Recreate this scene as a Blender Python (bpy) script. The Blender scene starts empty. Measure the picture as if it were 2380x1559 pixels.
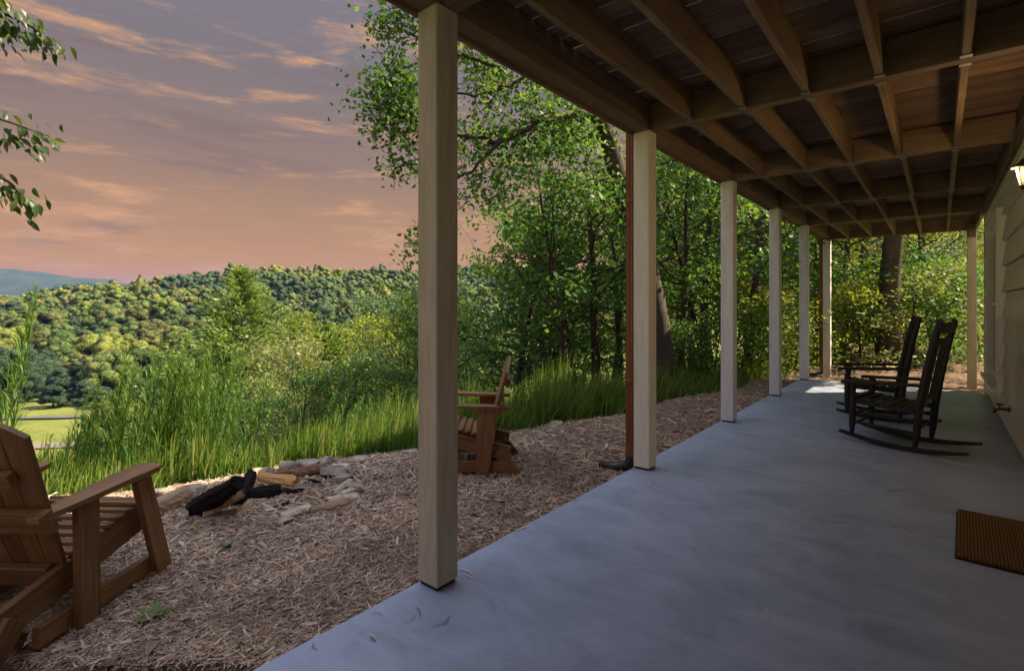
import bpy, math, random
import numpy as np
from mathutils import Vector, Matrix, Quaternion

random.seed(7)
RNG = np.random.default_rng(7)
R = math.radians
SC = bpy.context.scene
COL = SC.collection

# ------------------------------------------------------------------ camera, sky, sun, exposure
CAM_H, YAW, F = 1.35, 39.7, 1197.0 / 2380.0 * 36.0
cam_d = bpy.data.cameras.new('camera')
cam = bpy.data.objects.new('camera', cam_d)
COL.objects.link(cam)
cam.location = (0, 0, CAM_H)
cam.rotation_euler = (R(90), 0, R(YAW))
cam_d.sensor_width = 36.0
cam_d.lens = F
cam_d.shift_y = -0.0300
cam_d.clip_start = 0.05
cam_d.clip_end = 30000
SC.camera = cam

SUN_AZ, SUN_EL = 46.0, 43.0          # degrees to the right of +Y, elevation
sd = Vector((math.sin(R(SUN_AZ)) * math.cos(R(SUN_EL)), math.cos(R(SUN_AZ)) * math.cos(R(SUN_EL)), math.sin(R(SUN_EL))))
sun_d = bpy.data.lights.new('sun', 'SUN')
sun_d.energy = 5.0
sun_d.angle = R(0.6)
sun_d.color = (1.0, 0.83, 0.57)
sun = bpy.data.objects.new('sun', sun_d)
COL.objects.link(sun)
sun.rotation_euler = sd.to_track_quat('Z', 'Y').to_euler()
sun.location = (20, 30, 40)

SC.view_settings.view_transform = 'Standard'
SC.view_settings.look = 'None'
SC.view_settings.exposure = 1.4
SC.view_settings.gamma = 1.0
SC.render.engine = 'CYCLES'
cy = SC.cycles
cy.use_denoising = True
try:
    cy.denoiser = 'OPENIMAGEDENOISE'
except Exception:
    pass
cy.max_bounces = 10
cy.diffuse_bounces = 6
cy.glossy_bounces = 3
cy.transmission_bounces = 8
cy.transparent_max_bounces = 8
cy.volume_bounces = 0
cy.sample_clamp_indirect = 6.0
cy.use_adaptive_sampling = False


class NT:
    """small helper round a node tree"""
    def __init__(self, tree):
        self.t = tree
        self.n = tree.nodes
        self.l = tree.links

    def node(self, typ, **kw):
        nd = self.n.new(typ)
        for k, v in kw.items():
            if k in nd.inputs.keys():
                nd.inputs[k].default_value = v
            else:
                setattr(nd, k, v)
        return nd

    def link(self, a, b):
        self.l.new(a, b)

    def math(self, op, a, b=None, c=None, clamp=False):
        nd = self.n.new('ShaderNodeMath')
        nd.operation = op
        nd.use_clamp = clamp
        for i, v in enumerate((a, b, c)):
            if v is None:
                continue
            if isinstance(v, (int, float)):
                nd.inputs[i].default_value = v
            else:
                self.l.new(v, nd.inputs[i])
        return nd.outputs[0]

    def ramp(self, fac, stops, interp='LINEAR'):
        nd = self.n.new('ShaderNodeValToRGB')
        cr = nd.color_ramp
        cr.interpolation = interp
        while len(cr.elements) < len(stops):
            cr.elements.new(0.5)
        for e, (p, c) in zip(cr.elements, stops):
            e.position = p
            e.color = (c[0], c[1], c[2], 1) if not isinstance(c, (int, float)) else (c, c, c, 1)
        if fac is not None:
            self.l.new(fac, nd.inputs[0])
        return nd.outputs[0]

    def mix(self, fac, a, b, mode='MIX'):
        nd = self.n.new('ShaderNodeMixRGB')
        nd.blend_type = mode
        for i, v in enumerate((fac, a, b)):
            if isinstance(v, (int, float)):
                nd.inputs[i].default_value = v
            elif isinstance(v, tuple):
                nd.inputs[i].default_value = (v[0], v[1], v[2], 1)
            else:
                self.l.new(v, nd.inputs[i])
        return nd.outputs[0]

    def noise(self, vec, scale, detail=4, rough=0.55, dist=0.0):
        nd = self.n.new('ShaderNodeTexNoise')
        nd.inputs['Scale'].default_value = scale
        nd.inputs['Detail'].default_value = detail
        nd.inputs['Roughness'].default_value = rough
        nd.inputs['Distortion'].default_value = dist
        if vec is not None:
            self.l.new(vec, nd.inputs['Vector'])
        return nd.outputs['Fac']

    def mapping(self, vec, scale=(1, 1, 1), loc=(0, 0, 0), rot=(0, 0, 0)):
        nd = self.n.new('ShaderNodeMapping')
        nd.inputs['Scale'].default_value = scale
        nd.inputs['Location'].default_value = loc
        nd.inputs['Rotation'].default_value = rot
        self.l.new(vec, nd.inputs['Vector'])
        return nd.outputs[0]


# sunset sky: warm at the horizon, mauve above, streaks of lit and unlit cloud
world = bpy.data.worlds.new('World')
SC.world = world
world.use_nodes = True
w = NT(world.node_tree)
w.n.clear()
tc = w.node('ShaderNodeTexCoord')
sep = w.node('ShaderNodeSeparateXYZ')
w.link(tc.outputs['Generated'], sep.inputs[0])
el = sep.outputs['Z']
base = w.ramp(el, [(0.0, (0.68, 0.272, 0.000)), (0.05, (0.64, 0.292, 0.028)), (0.12, (0.505, 0.266, 0.090)), (0.24, (0.310, 0.200, 0.138)),
                   (0.38, (0.215, 0.178, 0.178)), (0.55, (0.205, 0.195, 0.240)), (1.0, (0.30, 0.325, 0.47))])
mp = w.mapping(tc.outputs['Generated'], (3.6, 3.6, 23.0), (3.1, 0.4, 0.2))
n1 = w.noise(mp, 1.25, 10, 0.68, 0.25)
mp2 = w.mapping(tc.outputs['Generated'], (2.2, 2.2, 15.0), (7.7, 2.9, 4.4))
n2 = w.noise(mp2, 1.15, 10, 0.64, 0.2)
lit = w.ramp(n1, [(0.50, 0.0), (0.72, 1.0)], 'EASE')
dark = w.ramp(n2, [(0.52, 0.0), (0.68, 1.0)], 'EASE')
dark = w.math('MULTIPLY', dark, 0.55)
lit = w.math('MULTIPLY', lit, 0.72)
c1 = w.mix(dark, base, (0.215, 0.140, 0.120))
c2 = w.mix(lit, c1, (0.80, 0.41, 0.17))
bg = w.node('ShaderNodeBackground')
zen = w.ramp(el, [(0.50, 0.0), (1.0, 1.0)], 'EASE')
c3 = w.mix(zen, c2, (1.50, 1.62, 2.05))      # dusk sky brightened to daylight blue overhead, added to fill the shaded yard
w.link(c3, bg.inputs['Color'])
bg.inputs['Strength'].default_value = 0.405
wo = w.node('ShaderNodeOutputWorld')
w.link(bg.outputs[0], wo.inputs['Surface'])

# ------------------------------------------------------------------ places
cy_, sy_ = math.cos(R(YAW)), math.sin(R(YAW))


def at(px, py, zc):
    """a place in the yard from a bearing and a distance measured off the photograph (px in a 2380-wide frame)"""
    lat = (px - 1190) / 1197.0 * zc
    return Vector((-sy_ * zc + cy_ * lat, cy_ * zc + sy_ * lat, CAM_H + (708 - py) / 1197.0 * zc))


def at_floor(px, py, z=-0.07):
    return at(px, py, (CAM_H - z) * 1197.0 / (py - 708))


def hashnoise(X, Y, sc, seed=0):
    """smooth value noise on a lattice"""
    x = np.asarray(X, float) / sc + seed * 17.3
    y = np.asarray(Y, float) / sc - seed * 9.1
    xi, yi = np.floor(x), np.floor(y)
    fx, fy = x - xi, y - yi
    fx = fx * fx * (3 - 2 * fx)
    fy = fy * fy * (3 - 2 * fy)

    def h(a, b):
        v = np.sin(a * 127.1 + b * 311.7 + seed * 74.7) * 43758.5453
        return v - np.floor(v)
    return (h(xi, yi) * (1 - fx) + h(xi + 1, yi) * fx) * (1 - fy) + (h(xi, yi + 1) * (1 - fx) + h(xi + 1, yi + 1) * fx) * fy


def sstep(a, b, x):
    u = np.clip((np.asarray(x, float) - a) / (b - a), 0, 1)
    return u * u * (3 - 2 * u)


TC = [-60, -9, -2.4, -1.95, -1.5, -0.8, -0.4, 1.1, 2.0, 3.0, 4.5, 7.0, 10, 20, 60]
SCR = [3.6, 3.9, 4.25, 4.55, 4.9, 5.15, 5.2, 6.2, 6.6, 7.5, 8.4, 10.7, 14, 24, 55]


def st(X, Y):
    return (np.asarray(Y, float) - X) * 0.70711, (np.asarray(X, float) + Y) * 0.70711


def unst(s, t):
    return (t - s) * 0.70711, (t + s) * 0.70711


def crest_e(X, Y):
    s, t = st(X, Y)
    return s - np.interp(t, TC, SCR)


def ground(X, Y):
    X = np.asarray(X, float)
    Y = np.asarray(Y, float)
    s, t = st(X, Y)
    e = s - np.interp(t, TC, SCR)
    steep = np.interp(t, [-60, 1, 4, 9, 20, 80], [0.44, 0.44, 0.30, 0.20, 0.14, 0.14])
    sp = np.where(e > 12, e, np.log1p(np.exp(np.clip(e, -12, 12) * 5.0)) / 5.0)
    drop = steep * sp
    z = -0.075 - 28 * np.tanh(drop * 1.15 / 28)
    ridge = np.interp(t, [-1500, -430, -330, -272, -215, -150, -60, 300], [24, 25, 26, 33, 41, 51, 52, 46])
    rise = ridge * sstep(140, 440, s) * (1 - 0.75 * sstep(520, 1100, s))
    z = z + rise + sstep(160, 240, s) * ((hashnoise(X, Y, 60, 2) - 0.5) * 7 + (hashnoise(X, Y, 23, 5) - 0.5) * 3)
    z = z - 0.16 * sstep(10.4, 12.2, Y) * sstep(-5, -2, X)
    z = z + (hashnoise(X, Y, 0.9, 3) - 0.5) * 0.035 * sstep(0.1, 0.6, -1.9 - X) + (hashnoise(X, Y, 3.0, 4) - 0.5) * 0.10 * sstep(0.3, 3, e)
    return z


def gz(x, y):
    return float(ground(x, y))


# ------------------------------------------------------------------ mesh helpers
def np_mesh(name, V, quads=None, tris=None, smooth=False):
    me = bpy.data.meshes.new(name)
    V = np.asarray(V, np.float32)
    nq = 0 if quads is None else len(quads)
    ntr = 0 if tris is None else len(tris)
    me.vertices.add(len(V))
    me.vertices.foreach_set('co', V.ravel())
    parts = []
    if nq:
        parts.append(np.asarray(quads, np.int32).ravel())
    if ntr:
        parts.append(np.asarray(tris, np.int32).ravel())
    loops = np.concatenate(parts)
    me.loops.add(len(loops))
    me.loops.foreach_set('vertex_index', loops)
    me.polygons.add(nq + ntr)
    tot = np.concatenate([np.full(nq, 4, np.int32), np.full(ntr, 3, np.int32)])
    start = np.concatenate([[0], np.cumsum(tot)[:-1]]).astype(np.int32)
    me.polygons.foreach_set('loop_start', start)
    me.polygons.foreach_set('loop_total', tot)
    if smooth:
        me.polygons.foreach_set('use_smooth', np.ones(nq + ntr, bool))
    me.update(calc_edges=True)
    return me


def py_mesh(name, V, Fc, smooth=False):
    me = bpy.data.meshes.new(name)
    me.from_pydata([tuple(v) for v in V], [], [tuple(f) for f in Fc])
    if smooth:
        me.polygons.foreach_set('use_smooth', [True] * len(me.polygons))
    me.update()
    return me


def obj(name, me, mat=None, parent=None, loc=(0, 0, 0), rot=None):
    o = bpy.data.objects.new(name, me)
    COL.objects.link(o)
    if mat is not None and me is not None and len(me.materials) == 0:
        me.materials.append(mat)
    elif mat is not None and me is not None and me.materials[0] != mat:
        o.material_slots[0].link = 'OBJECT'
        o.material_slots[0].material = mat
    if parent is not None:
        o.parent = parent
    o.location = loc
    if rot is not None:
        if isinstance(rot, Quaternion):
            o.rotation_mode = 'QUATERNION'
            o.rotation_quaternion = rot
        else:
            o.rotation_euler = rot
    return o


def thing(name, label, cat, loc=(0, 0, 0), rz=0.0, group=None):
    o = bpy.data.objects.new(name, None)
    COL.objects.link(o)
    o.location = loc
    o.rotation_euler = (0, 0, rz)
    o.empty_display_size = 0.1
    tag(o, label, cat, group)
    return o


def tag(o, label=None, cat=None, group=None, kind=None):
    if label:
        o['label'] = label
    if cat:
        o['category'] = cat
    if group:
        o['group'] = group
    if kind:
        o['kind'] = kind
    return o


def copy_tree(o, parent=None):
    c = o.copy()
    COL.objects.link(c)
    c.parent = parent
    for ch in list(o.children):
        copy_tree(ch, c)
    return c


_cb = {}


def cbox(sx, sy, sz, b=0.004):
    """box with chamfered edges, centred, shared between equal sizes"""
    key = (round(sx, 4), round(sy, 4), round(sz, 4), round(b, 4))
    if key in _cb:
        return _cb[key]
    hx, hy, hz = sx / 2, sy / 2, sz / 2
    b = min(b, hx * 0.45, hy * 0.45, hz * 0.45)
    V, idx = [], {}
    for ix in (-1, 1):
        for iy in (-1, 1):
            for iz in (-1, 1):
                for ax in range(3):
                    p = [ix * hx, iy * hy, iz * hz]
                    for k in range(3):
                        if k != ax:
                            p[k] -= (ix, iy, iz)[k] * b
                    idx[(ix, iy, iz, ax)] = len(V)
                    V.append(p)
    Fc = []
    s = (-1, 1)
    for ax in range(3):
        o1, o2 = [k for k in range(3) if k != ax]
        for sg in s:
            f = []
            for a, c in ((-1, -1), (1, -1), (1, 1), (-1, 1)):
                q = [0, 0, 0]
                q[ax], q[o1], q[o2] = sg, a, c
                f.append(idx[(q[0], q[1], q[2], ax)])
            Fc.append(f)
        for a in s:
            for c in s:
                q0, q1 = [0, 0, 0], [0, 0, 0]
                q0[ax], q1[ax] = -1, 1
                q0[o1] = q1[o1] = a
                q0[o2] = q1[o2] = c
                Fc.append([idx[(*q0, o1)], idx[(*q1, o1)], idx[(*q1, o2)], idx[(*q0, o2)]])
    for ix in s:
        for iy in s:
            for iz in s:
                Fc.append([idx[(ix, iy, iz, k)] for k in range(3)])
    me = py_mesh('box', V, Fc)
    import bmesh
    bm = bmesh.new()
    bm.from_mesh(me)
    bmesh.ops.recalc_face_normals(bm, faces=bm.faces)
    bm.to_mesh(me)
    bm.free()
    _cb[key] = me
    return me


def box(name, x0, x1, y0, y1, z0, z1, mat, parent=None, b=0.004, along='X'):
    """axis aligned piece whose local X runs along its length"""
    c = ((x0 + x1) / 2, (y0 + y1) / 2, (z0 + z1) / 2)
    d = (abs(x1 - x0), abs(y1 - y0), abs(z1 - z0))
    if along == 'X':
        me, rot = cbox(d[0], d[1], d[2], b), None
    elif along == 'Y':
        me, rot = cbox(d[1], d[0], d[2], b), (0, 0, R(90))
    else:
        me, rot = cbox(d[2], d[1], d[0], b), (0, R(-90), 0)
    me2 = me
    if len(me.materials) and me.materials[0] != mat:
        key = ('m', me.name, mat.name)
        if key not in _cb:
            m = me.copy()
            m.materials.clear()
            m.materials.append(mat)
            _cb[key] = m
        me2 = _cb[key]
    return obj(name, me2, mat, parent, c, rot)


def basis(p0, p1, up):
    x = (Vector(p1) - Vector(p0)).normalized()
    z = Vector(up) - x * Vector(up).dot(x)
    if z.length < 1e-5:
        z = Vector((0, 1, 0)) - x * x.y
    z.normalize()
    y = z.cross(x)
    return Matrix((x, y, z)).transposed().to_quaternion()


def plank(name, p0, p1, wd, th, up, mat, parent, b=0.003, mesh=None):
    """board from p0 to p1, its face normal near 'up'"""
    p0, p1 = Vector(p0), Vector(p1)
    me = mesh or cbox((p1 - p0).length, wd, th, b)
    if len(me.materials) and me.materials[0] != mat:
        key = ('m', me.name, mat.name)
        if key not in _cb:
            m = me.copy()
            m.materials.clear()
            m.materials.append(mat)
            _cb[key] = m
        me = _cb[key]
    return obj(name, me, mat, parent, (p0 + p1) / 2, basis(p0, p1, up))


def prism(outline, th, name='prism'):
    """flat outline in local XY, thickness along Z"""
    n = len(outline)
    V = [(x, y, -th / 2) for x, y in outline] + [(x, y, th / 2) for x, y in outline]
    Fc = [list(range(n))[::-1], list(range(n, 2 * n))]
    for i in range(n):
        j = (i + 1) % n
        Fc.append([i, j, n + j, n + i])
    return py_mesh(name, V, Fc)


def tube_arrays(pts, rad, sides=6, cap=True):
    pts = np.asarray(pts, float)
    n = len(pts)
    rad = np.broadcast_to(np.asarray(rad, float), (n,))
    tan = np.gradient(pts, axis=0)
    tan /= np.linalg.norm(tan, axis=1)[:, None] + 1e-9
    ref = np.array([0.0, 0, 1]) if abs(tan[:, 2]).mean() < 0.8 else np.array([1.0, 0, 0])
    a = np.cross(tan, ref)
    a /= np.linalg.norm(a, axis=1)[:, None] + 1e-9
    bb = np.cross(tan, a)
    th = np.linspace(0, 2 * np.pi, sides, endpoint=False)
    V = pts[:, None, :] + rad[:, None, None] * (np.cos(th)[None, :, None] * a[:, None, :] + np.sin(th)[None, :, None] * bb[:, None, :])
    V = V.reshape(-1, 3)
    q = []
    for i in range(n - 1):
        for k in range(sides):
            k2 = (k + 1) % sides
            q.append([i * sides + k, (i + 1) * sides + k, (i + 1) * sides + k2, i * sides + k2])
    q = np.array(q, int)
    tr = []
    if cap:
        c0, c1 = len(V), len(V) + 1
        V = np.vstack([V, pts[0], pts[-1]])
        for k in range(sides):
            k2 = (k + 1) % sides
            tr.append([c0, k, k2])
            o = (n - 1) * sides
            tr.append([c1, o + k2, o + k])
    return V, q, np.array(tr, int).reshape(-1, 3)


class Acc:
    """collects arrays into one mesh"""
    def __init__(self):
        self.V, self.Q, self.T, self.n = [], [], [], 0

    def add(self, V, Q=None, T=None):
        if Q is not None and len(Q):
            self.Q.append(np.asarray(Q) + self.n)
        if T is not None and len(T):
            self.T.append(np.asarray(T) + self.n)
        self.V.append(V)
        self.n += len(V)

    def tube(self, pts, rad, sides=6, cap=True):
        self.add(*tube_arrays(pts, rad, sides, cap))

    def mesh(self, name, smooth=False):
        return np_mesh(name, np.vstack(self.V), np.vstack(self.Q) if self.Q else None, np.vstack(self.T) if self.T else None, smooth)


def tube_obj(name, pts, rad, mat, parent=None, sides=8, smooth=True):
    V, q, t = tube_arrays(pts, rad, sides)
    return obj(name, np_mesh(name, V, q, t, smooth), mat, parent)


def lathe(name, prof, mat, parent, loc=(0, 0, 0), rot=None, sides=12):
    pts = [(0, 0, z) for r, z in prof]
    rad = [max(r, 0.0005) for r, z in prof]
    n = len(pts)
    th = np.linspace(0, 2 * np.pi, sides, endpoint=False)
    V = np.array([[r * math.cos(a), r * math.sin(a), z] for r, z in prof for a in th])
    V = np.vstack([V, [[0, 0, prof[0][1]], [0, 0, prof[-1][1]]]])
    q = [[i * sides + k, i * sides + (k + 1) % sides, (i + 1) * sides + (k + 1) % sides, (i + 1) * sides + k] for i in range(n - 1) for k in range(sides)]
    t = [[n * sides, (k + 1) % sides, k] for k in range(sides)] + [[n * sides + 1, (n - 1) * sides + k, (n - 1) * sides + (k + 1) % sides] for k in range(sides)]
    return obj(name, np_mesh(name, V, q, t, True), mat, parent, loc, rot)


# ------------------------------------------------------------------ materials
def newmat(name):
    m = bpy.data.materials.new(name)
    m.use_nodes = True
    g = NT(m.node_tree)
    g.n.clear()
    out = g.node('ShaderNodeOutputMaterial')
    return m, g, out


def principled(g, out, col, rough=0.6, bump=None, bstr=0.3, bdist=0.01, spec=0.4, metal=0.0, rough_sock=None):
    p = g.node('ShaderNodeBsdfPrincipled')
    if isinstance(col, tuple):
        p.inputs['Base Color'].default_value = (*col, 1)
    else:
        g.link(col, p.inputs['Base Color'])
    p.inputs['Roughness'].default_value = rough
    if rough_sock is not None:
        g.link(rough_sock, p.inputs['Roughness'])
    p.inputs['Specular IOR Level'].default_value = spec
    p.inputs['Metallic'].default_value = metal
    if bump is not None:
        b = g.node('ShaderNodeBump')
        b.inputs['Strength'].default_value = bstr
        b.inputs['Distance'].default_value = bdist
        g.link(bump, b.inputs['Height'])
        g.link(b.outputs[0], p.inputs['Normal'])
    g.link(p.outputs[0], out.inputs['Surface'])
    return p


def mat_wood(name, c0, c1, c2, rough=0.65, grain=1.0, knots=True, bstr=0.35, var=0.35):
    """timber: grain runs along local X; each piece a slightly different tone"""
    m, g, out = newmat(name)
    tcn = g.node('ShaderNodeTexCoord')
    oi = g.node('ShaderNodeObjectInfo')
    off = g.node('ShaderNodeVectorMath')
    off.operation = 'ADD'
    sc = g.node('ShaderNodeVectorMath')
    sc.operation = 'SCALE'
    g.link(oi.outputs['Location'], sc.inputs[0])
    sc.inputs['Scale'].default_value = 3.7
    g.link(tcn.outputs['Object'], off.inputs[0])
    g.link(sc.outputs[0], off.inputs[1])
    v = off.outputs[0]
    a = g.noise(g.mapping(v, (1.2 * grain, 26 * grain, 26 * grain)), 2.2, 6, 0.62, 0.9)
    bq = g.noise(g.mapping(v, (0.7, 3.5, 3.5)), 1.7, 4, 0.6)
    fine = g.noise(g.mapping(v, (6, 130, 130)), 2.0, 3, 0.6)
    mixf = g.math('ADD', g.math('MULTIPLY', a, 0.65), g.math('MULTIPLY', bq, 0.5))
    col = g.ramp(mixf, [(0.32, c0), (0.55, c1), (0.78, c2)])
    val = g.math('ADD', g.math('MULTIPLY', oi.outputs['Random'], var), 1.0 - var / 2)
    hsv = g.node('ShaderNodeHueSaturation')
    g.link(col, hsv.inputs['Color'])
    g.link(val, hsv.inputs['Value'])
    colr = g.mix(g.math('MULTIPLY', fine, 0.35), hsv.outputs[0], (c0[0] * 0.5, c0[1] * 0.5, c0[2] * 0.5))
    bh = g.math('ADD', g.math('MULTIPLY', a, 0.6), g.math('MULTIPLY', fine, 0.5))
    principled(g, out, colr, rough, bh, bstr, 0.004)
    return m


def mat_paint(name, c, rough=0.5, dirt=0.45, dirtcol=(0.25, 0.2, 0.15), bstr=0.15, spec=0.35, base_dirt=0.0):
    m, g, out = newmat(name)
    tcn = g.node('ShaderNodeTexCoord')
    oi = g.node('ShaderNodeObjectInfo')
    v = tcn.outputs['Object']
    n = g.noise(g.mapping(v, (1.0, 7, 7)), 2.5, 6, 0.65, 0.4)
    f = g.ramp(n, [(0.42, 0.0), (0.75, 1.0)])
    colr = g.mix(g.math('MULTIPLY', f, dirt), c, dirtcol)
    gr = g.noise(g.mapping(v, (1.2, 45, 45)), 2.0, 5, 0.65, 0.6)
    colr = g.mix(g.math('MULTIPLY', g.ramp(gr, [(0.5, 0.0), (0.72, 1.0)]), 0.28), colr, tuple(x * 0.45 for x in c))
    val = g.math('ADD', g.math('MULTIPLY', oi.outputs['Random'], 0.14), 0.93)
    hsv = g.node('ShaderNodeHueSaturation')
    g.link(colr, hsv.inputs['Color'])
    g.link(val, hsv.inputs['Value'])
    n2 = g.noise(g.mapping(v, (8, 60, 60)), 3, 4, 0.6)
    principled(g, out, hsv.outputs[0], rough, n2, bstr, 0.003, spec)
    return m


def mat_simple(name, c, rough=0.5, spec=0.4, metal=0.0, nscale=30, var=0.25, bstr=0.1):
    m, g, out = newmat(name)
    tcn = g.node('ShaderNodeTexCoord')
    n = g.noise(tcn.outputs['Object'], nscale, 4, 0.6)
    col = g.mix(g.math('MULTIPLY', n, var * 2), c, tuple(x * 0.45 for x in c))
    principled(g, out, col, rough, n, bstr, 0.003, spec, metal)
    return m


def mat_leaf(name, cols, trans=0.38, objvar=0.35, rough=0.5, spec=0.3, tint=(1.35, 1.25, 0.55)):
    m, g, out = newmat(name)
    geo = g.node('ShaderNodeNewGeometry')
    oi = g.node('ShaderNodeObjectInfo')
    k = len(cols)
    col = g.ramp(geo.outputs['Random Per Island'], [(i / max(k - 1, 1), c) for i, c in enumerate(cols)])
    hsv = g.node('ShaderNodeHueSaturation')
    g.link(col, hsv.inputs['Color'])
    g.link(g.math('ADD', g.math('MULTIPLY', oi.outputs['Random'], objvar), 1 - objvar / 2), hsv.inputs['Value'])
    g.link(g.math('ADD', g.math('MULTIPLY', oi.outputs['Random'], -0.045), 0.522), hsv.inputs['Hue'])
    p = g.node('ShaderNodeBsdfPrincipled')
    p.inputs['Roughness'].default_value = rough
    p.inputs['Specular IOR Level'].default_value = spec
    g.link(hsv.outputs[0], p.inputs['Base Color'])
    t = g.node('ShaderNodeBsdfTranslucent')
    tcol = g.mix(1.0, hsv.outputs[0], tint, 'MULTIPLY')
    g.link(tcol, t.inputs['Color'])
    mx = g.node('ShaderNodeMixShader')
    mx.inputs[0].default_value = trans
    g.link(p.outputs[0], mx.inputs[1])
    g.link(t.outputs[0], mx.inputs[2])
    g.link(mx.outputs[0], out.inputs['Surface'])
    return m


def mat_far(name, cols):
    m = mat_leaf(name, cols, 0.12, 0.45)
    g = NT(m.node_tree)
    tcn = g.node('ShaderNodeTexCoord')
    n = g.noise(tcn.outputs['Object'], 2.6, 6, 0.75)
    b = g.node('ShaderNodeBump')
    b.inputs['Strength'].default_value = 1.0
    b.inputs['Distance'].default_value = 0.7
    g.link(n, b.inputs['Height'])
    p = [x for x in g.n if x.type == 'BSDF_PRINCIPLED'][0]
    g.link(b.outputs[0], p.inputs['Normal'])
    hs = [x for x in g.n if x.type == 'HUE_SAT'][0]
    dark = g.mix(g.ramp(n, [(0.36, 0.55), (0.56, 0.0)]), hs.outputs[0], tuple(c * 0.45 for c in cols[0]))  # bump hollows painted darker, as shade between the leaf clumps
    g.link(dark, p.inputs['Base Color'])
    return m


M = {}
M['deck_wood'] = mat_wood('deck_wood', (0.060, 0.036, 0.023), (0.18, 0.112, 0.070), (0.36, 0.245, 0.165), 0.8, var=0.7, bstr=0.6)
M['joist_wood'] = mat_wood('joist_wood', (0.090, 0.055, 0.030), (0.21, 0.135, 0.076), (0.35, 0.24, 0.145), 0.75, var=0.5, bstr=0.5)
M['chair_wood'] = mat_wood('chair_wood', (0.085, 0.036, 0.013), (0.20, 0.097, 0.037), (0.35, 0.195, 0.085), 0.55, var=0.4)
M['post_tan'] = mat_paint('post_tan', (0.52, 0.46, 0.35), 0.6, 0.6, (0.26, 0.22, 0.14))
M['post_white'] = mat_paint('post_white', (0.82, 0.83, 0.86), 0.5, 0.4, (0.40, 0.36, 0.28))
M['post_cream'] = mat_paint('post_cream', (0.82, 0.78, 0.64), 0.5, 0.22, (0.45, 0.40, 0.30))
M['siding'] = mat_paint('siding', (0.74, 0.67, 0.56), 0.6, 0.35, (0.32, 0.28, 0.22), 0.25)
M['sheathing'] = mat_simple('sheathing', (0.10, 0.085, 0.07), 0.9, 0.1)
M['trim'] = mat_paint('trim', (0.88, 0.88, 0.87), 0.4, 0.12, (0.45, 0.42, 0.38))
M['black_paint'] = mat_simple('black_paint', (0.012, 0.012, 0.014), 0.48, 0.5, 0, 18, 0.3, 0.08)
M['iron'] = mat_simple('iron', (0.016, 0.015, 0.014), 0.45, 0.5, 0.2, 40)
M['brown_metal'] = mat_simple('brown_metal', (0.25, 0.085, 0.033), 0.35, 0.5, 0, 9, 0.3, 0.05)
M['black_plastic'] = mat_simple('black_plastic', (0.018, 0.019, 0.024), 0.4, 0.5, 0, 14)
M['galv'] = mat_simple('galv', (0.30, 0.30, 0.28), 0.45, 0.5, 0.7, 60)
M['brass'] = mat_simple('brass', (0.10, 0.06, 0.03), 0.4, 0.5, 0.6, 60)

# concrete with trowel marks, stains and pits
m, g, out = newmat('concrete')
tcn = g.node('ShaderNodeTexCoord')
geo = g.node('ShaderNodeNewGeometry')
v = geo.outputs['Position']
n1 = g.noise(v, 0.9, 5, 0.6, 0.6)
n2 = g.noise(g.mapping(v, (2.2, 4.5, 1), rot=(0, 0, 0.3)), 1.3, 8, 0.7, 0.7)
n3 = g.noise(v, 70, 3, 0.7)
vor = g.node('ShaderNodeTexVoronoi')
vor.inputs['Scale'].default_value = 24
g.link(v, vor.inputs['Vector'])
pit = g.ramp(vor.outputs['Distance'], [(0.03, 0.0), (0.09, 1.0)])
pm = g.ramp(g.noise(v, 7, 2), [(0.56, 1.0), (0.64, 0.0)])
pit = g.math('MAXIMUM', pit, pm)
f = g.math('ADD', g.math('MULTIPLY', n1, 0.5), g.math('MULTIPLY', n2, 0.5))
col = g.ramp(f, [(0.28, (0.18, 0.215, 0.30)), (0.50, (0.33, 0.385, 0.51)), (0.72, (0.48, 0.54, 0.68))])
col = g.mix(g.math('MULTIPLY', n3, 0.25), col, (0.25, 0.25, 0.30))
col = g.mix(g.math('SUBTRACT', 1.0, pit), col, (0.13, 0.13, 0.16))
ve = g.node('ShaderNodeTexVoronoi')
ve.feature = 'DISTANCE_TO_EDGE'
ve.inputs['Scale'].default_value = 0.42
wob_ = g.node('ShaderNodeVectorMath')
wob_.operation = 'ADD'
nzc = g.node('ShaderNodeTexNoise')
nzc.inputs['Scale'].default_value = 3.0
nzc.inputs['Detail'].default_value = 6
g.link(v, nzc.inputs['Vector'])
g.link(v, wob_.inputs[0])
scv = g.node('ShaderNodeVectorMath')
scv.operation = 'SCALE'
scv.inputs['Scale'].default_value = 0.5
g.link(nzc.outputs['Color'], scv.inputs[0])
g.link(scv.outputs[0], wob_.inputs[1])
g.link(wob_.outputs[0], ve.inputs['Vector'])
crack = g.ramp(ve.outputs['Distance'], [(0.0, 1.0), (0.0022, 0.0)])
crack = g.math('MULTIPLY', crack, g.ramp(g.noise(v, 0.5, 3), [(0.48, 0.0), (0.54, 0.8)]))
col = g.mix(crack, col, (0.07, 0.07, 0.085))
stain = g.ramp(g.noise(v, 2.6, 7, 0.7, 0.6), [(0.56, 0.0), (0.72, 0.45)])
col = g.mix(stain, col, (0.20, 0.20, 0.24))
rg = g.ramp(n2, [(0.3, 0.36), (0.7, 0.58)])
h = g.math('ADD', g.math('MULTIPLY', n3, 0.35), g.math('ADD', g.math('MULTIPLY', pit, 0.6), g.math('MULTIPLY', n2, 0.3)))
principled(g, out, col, 0.6, h, 0.22, 0.004, 0.35, rough_sock=rg)
M['concrete'] = m

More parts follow.
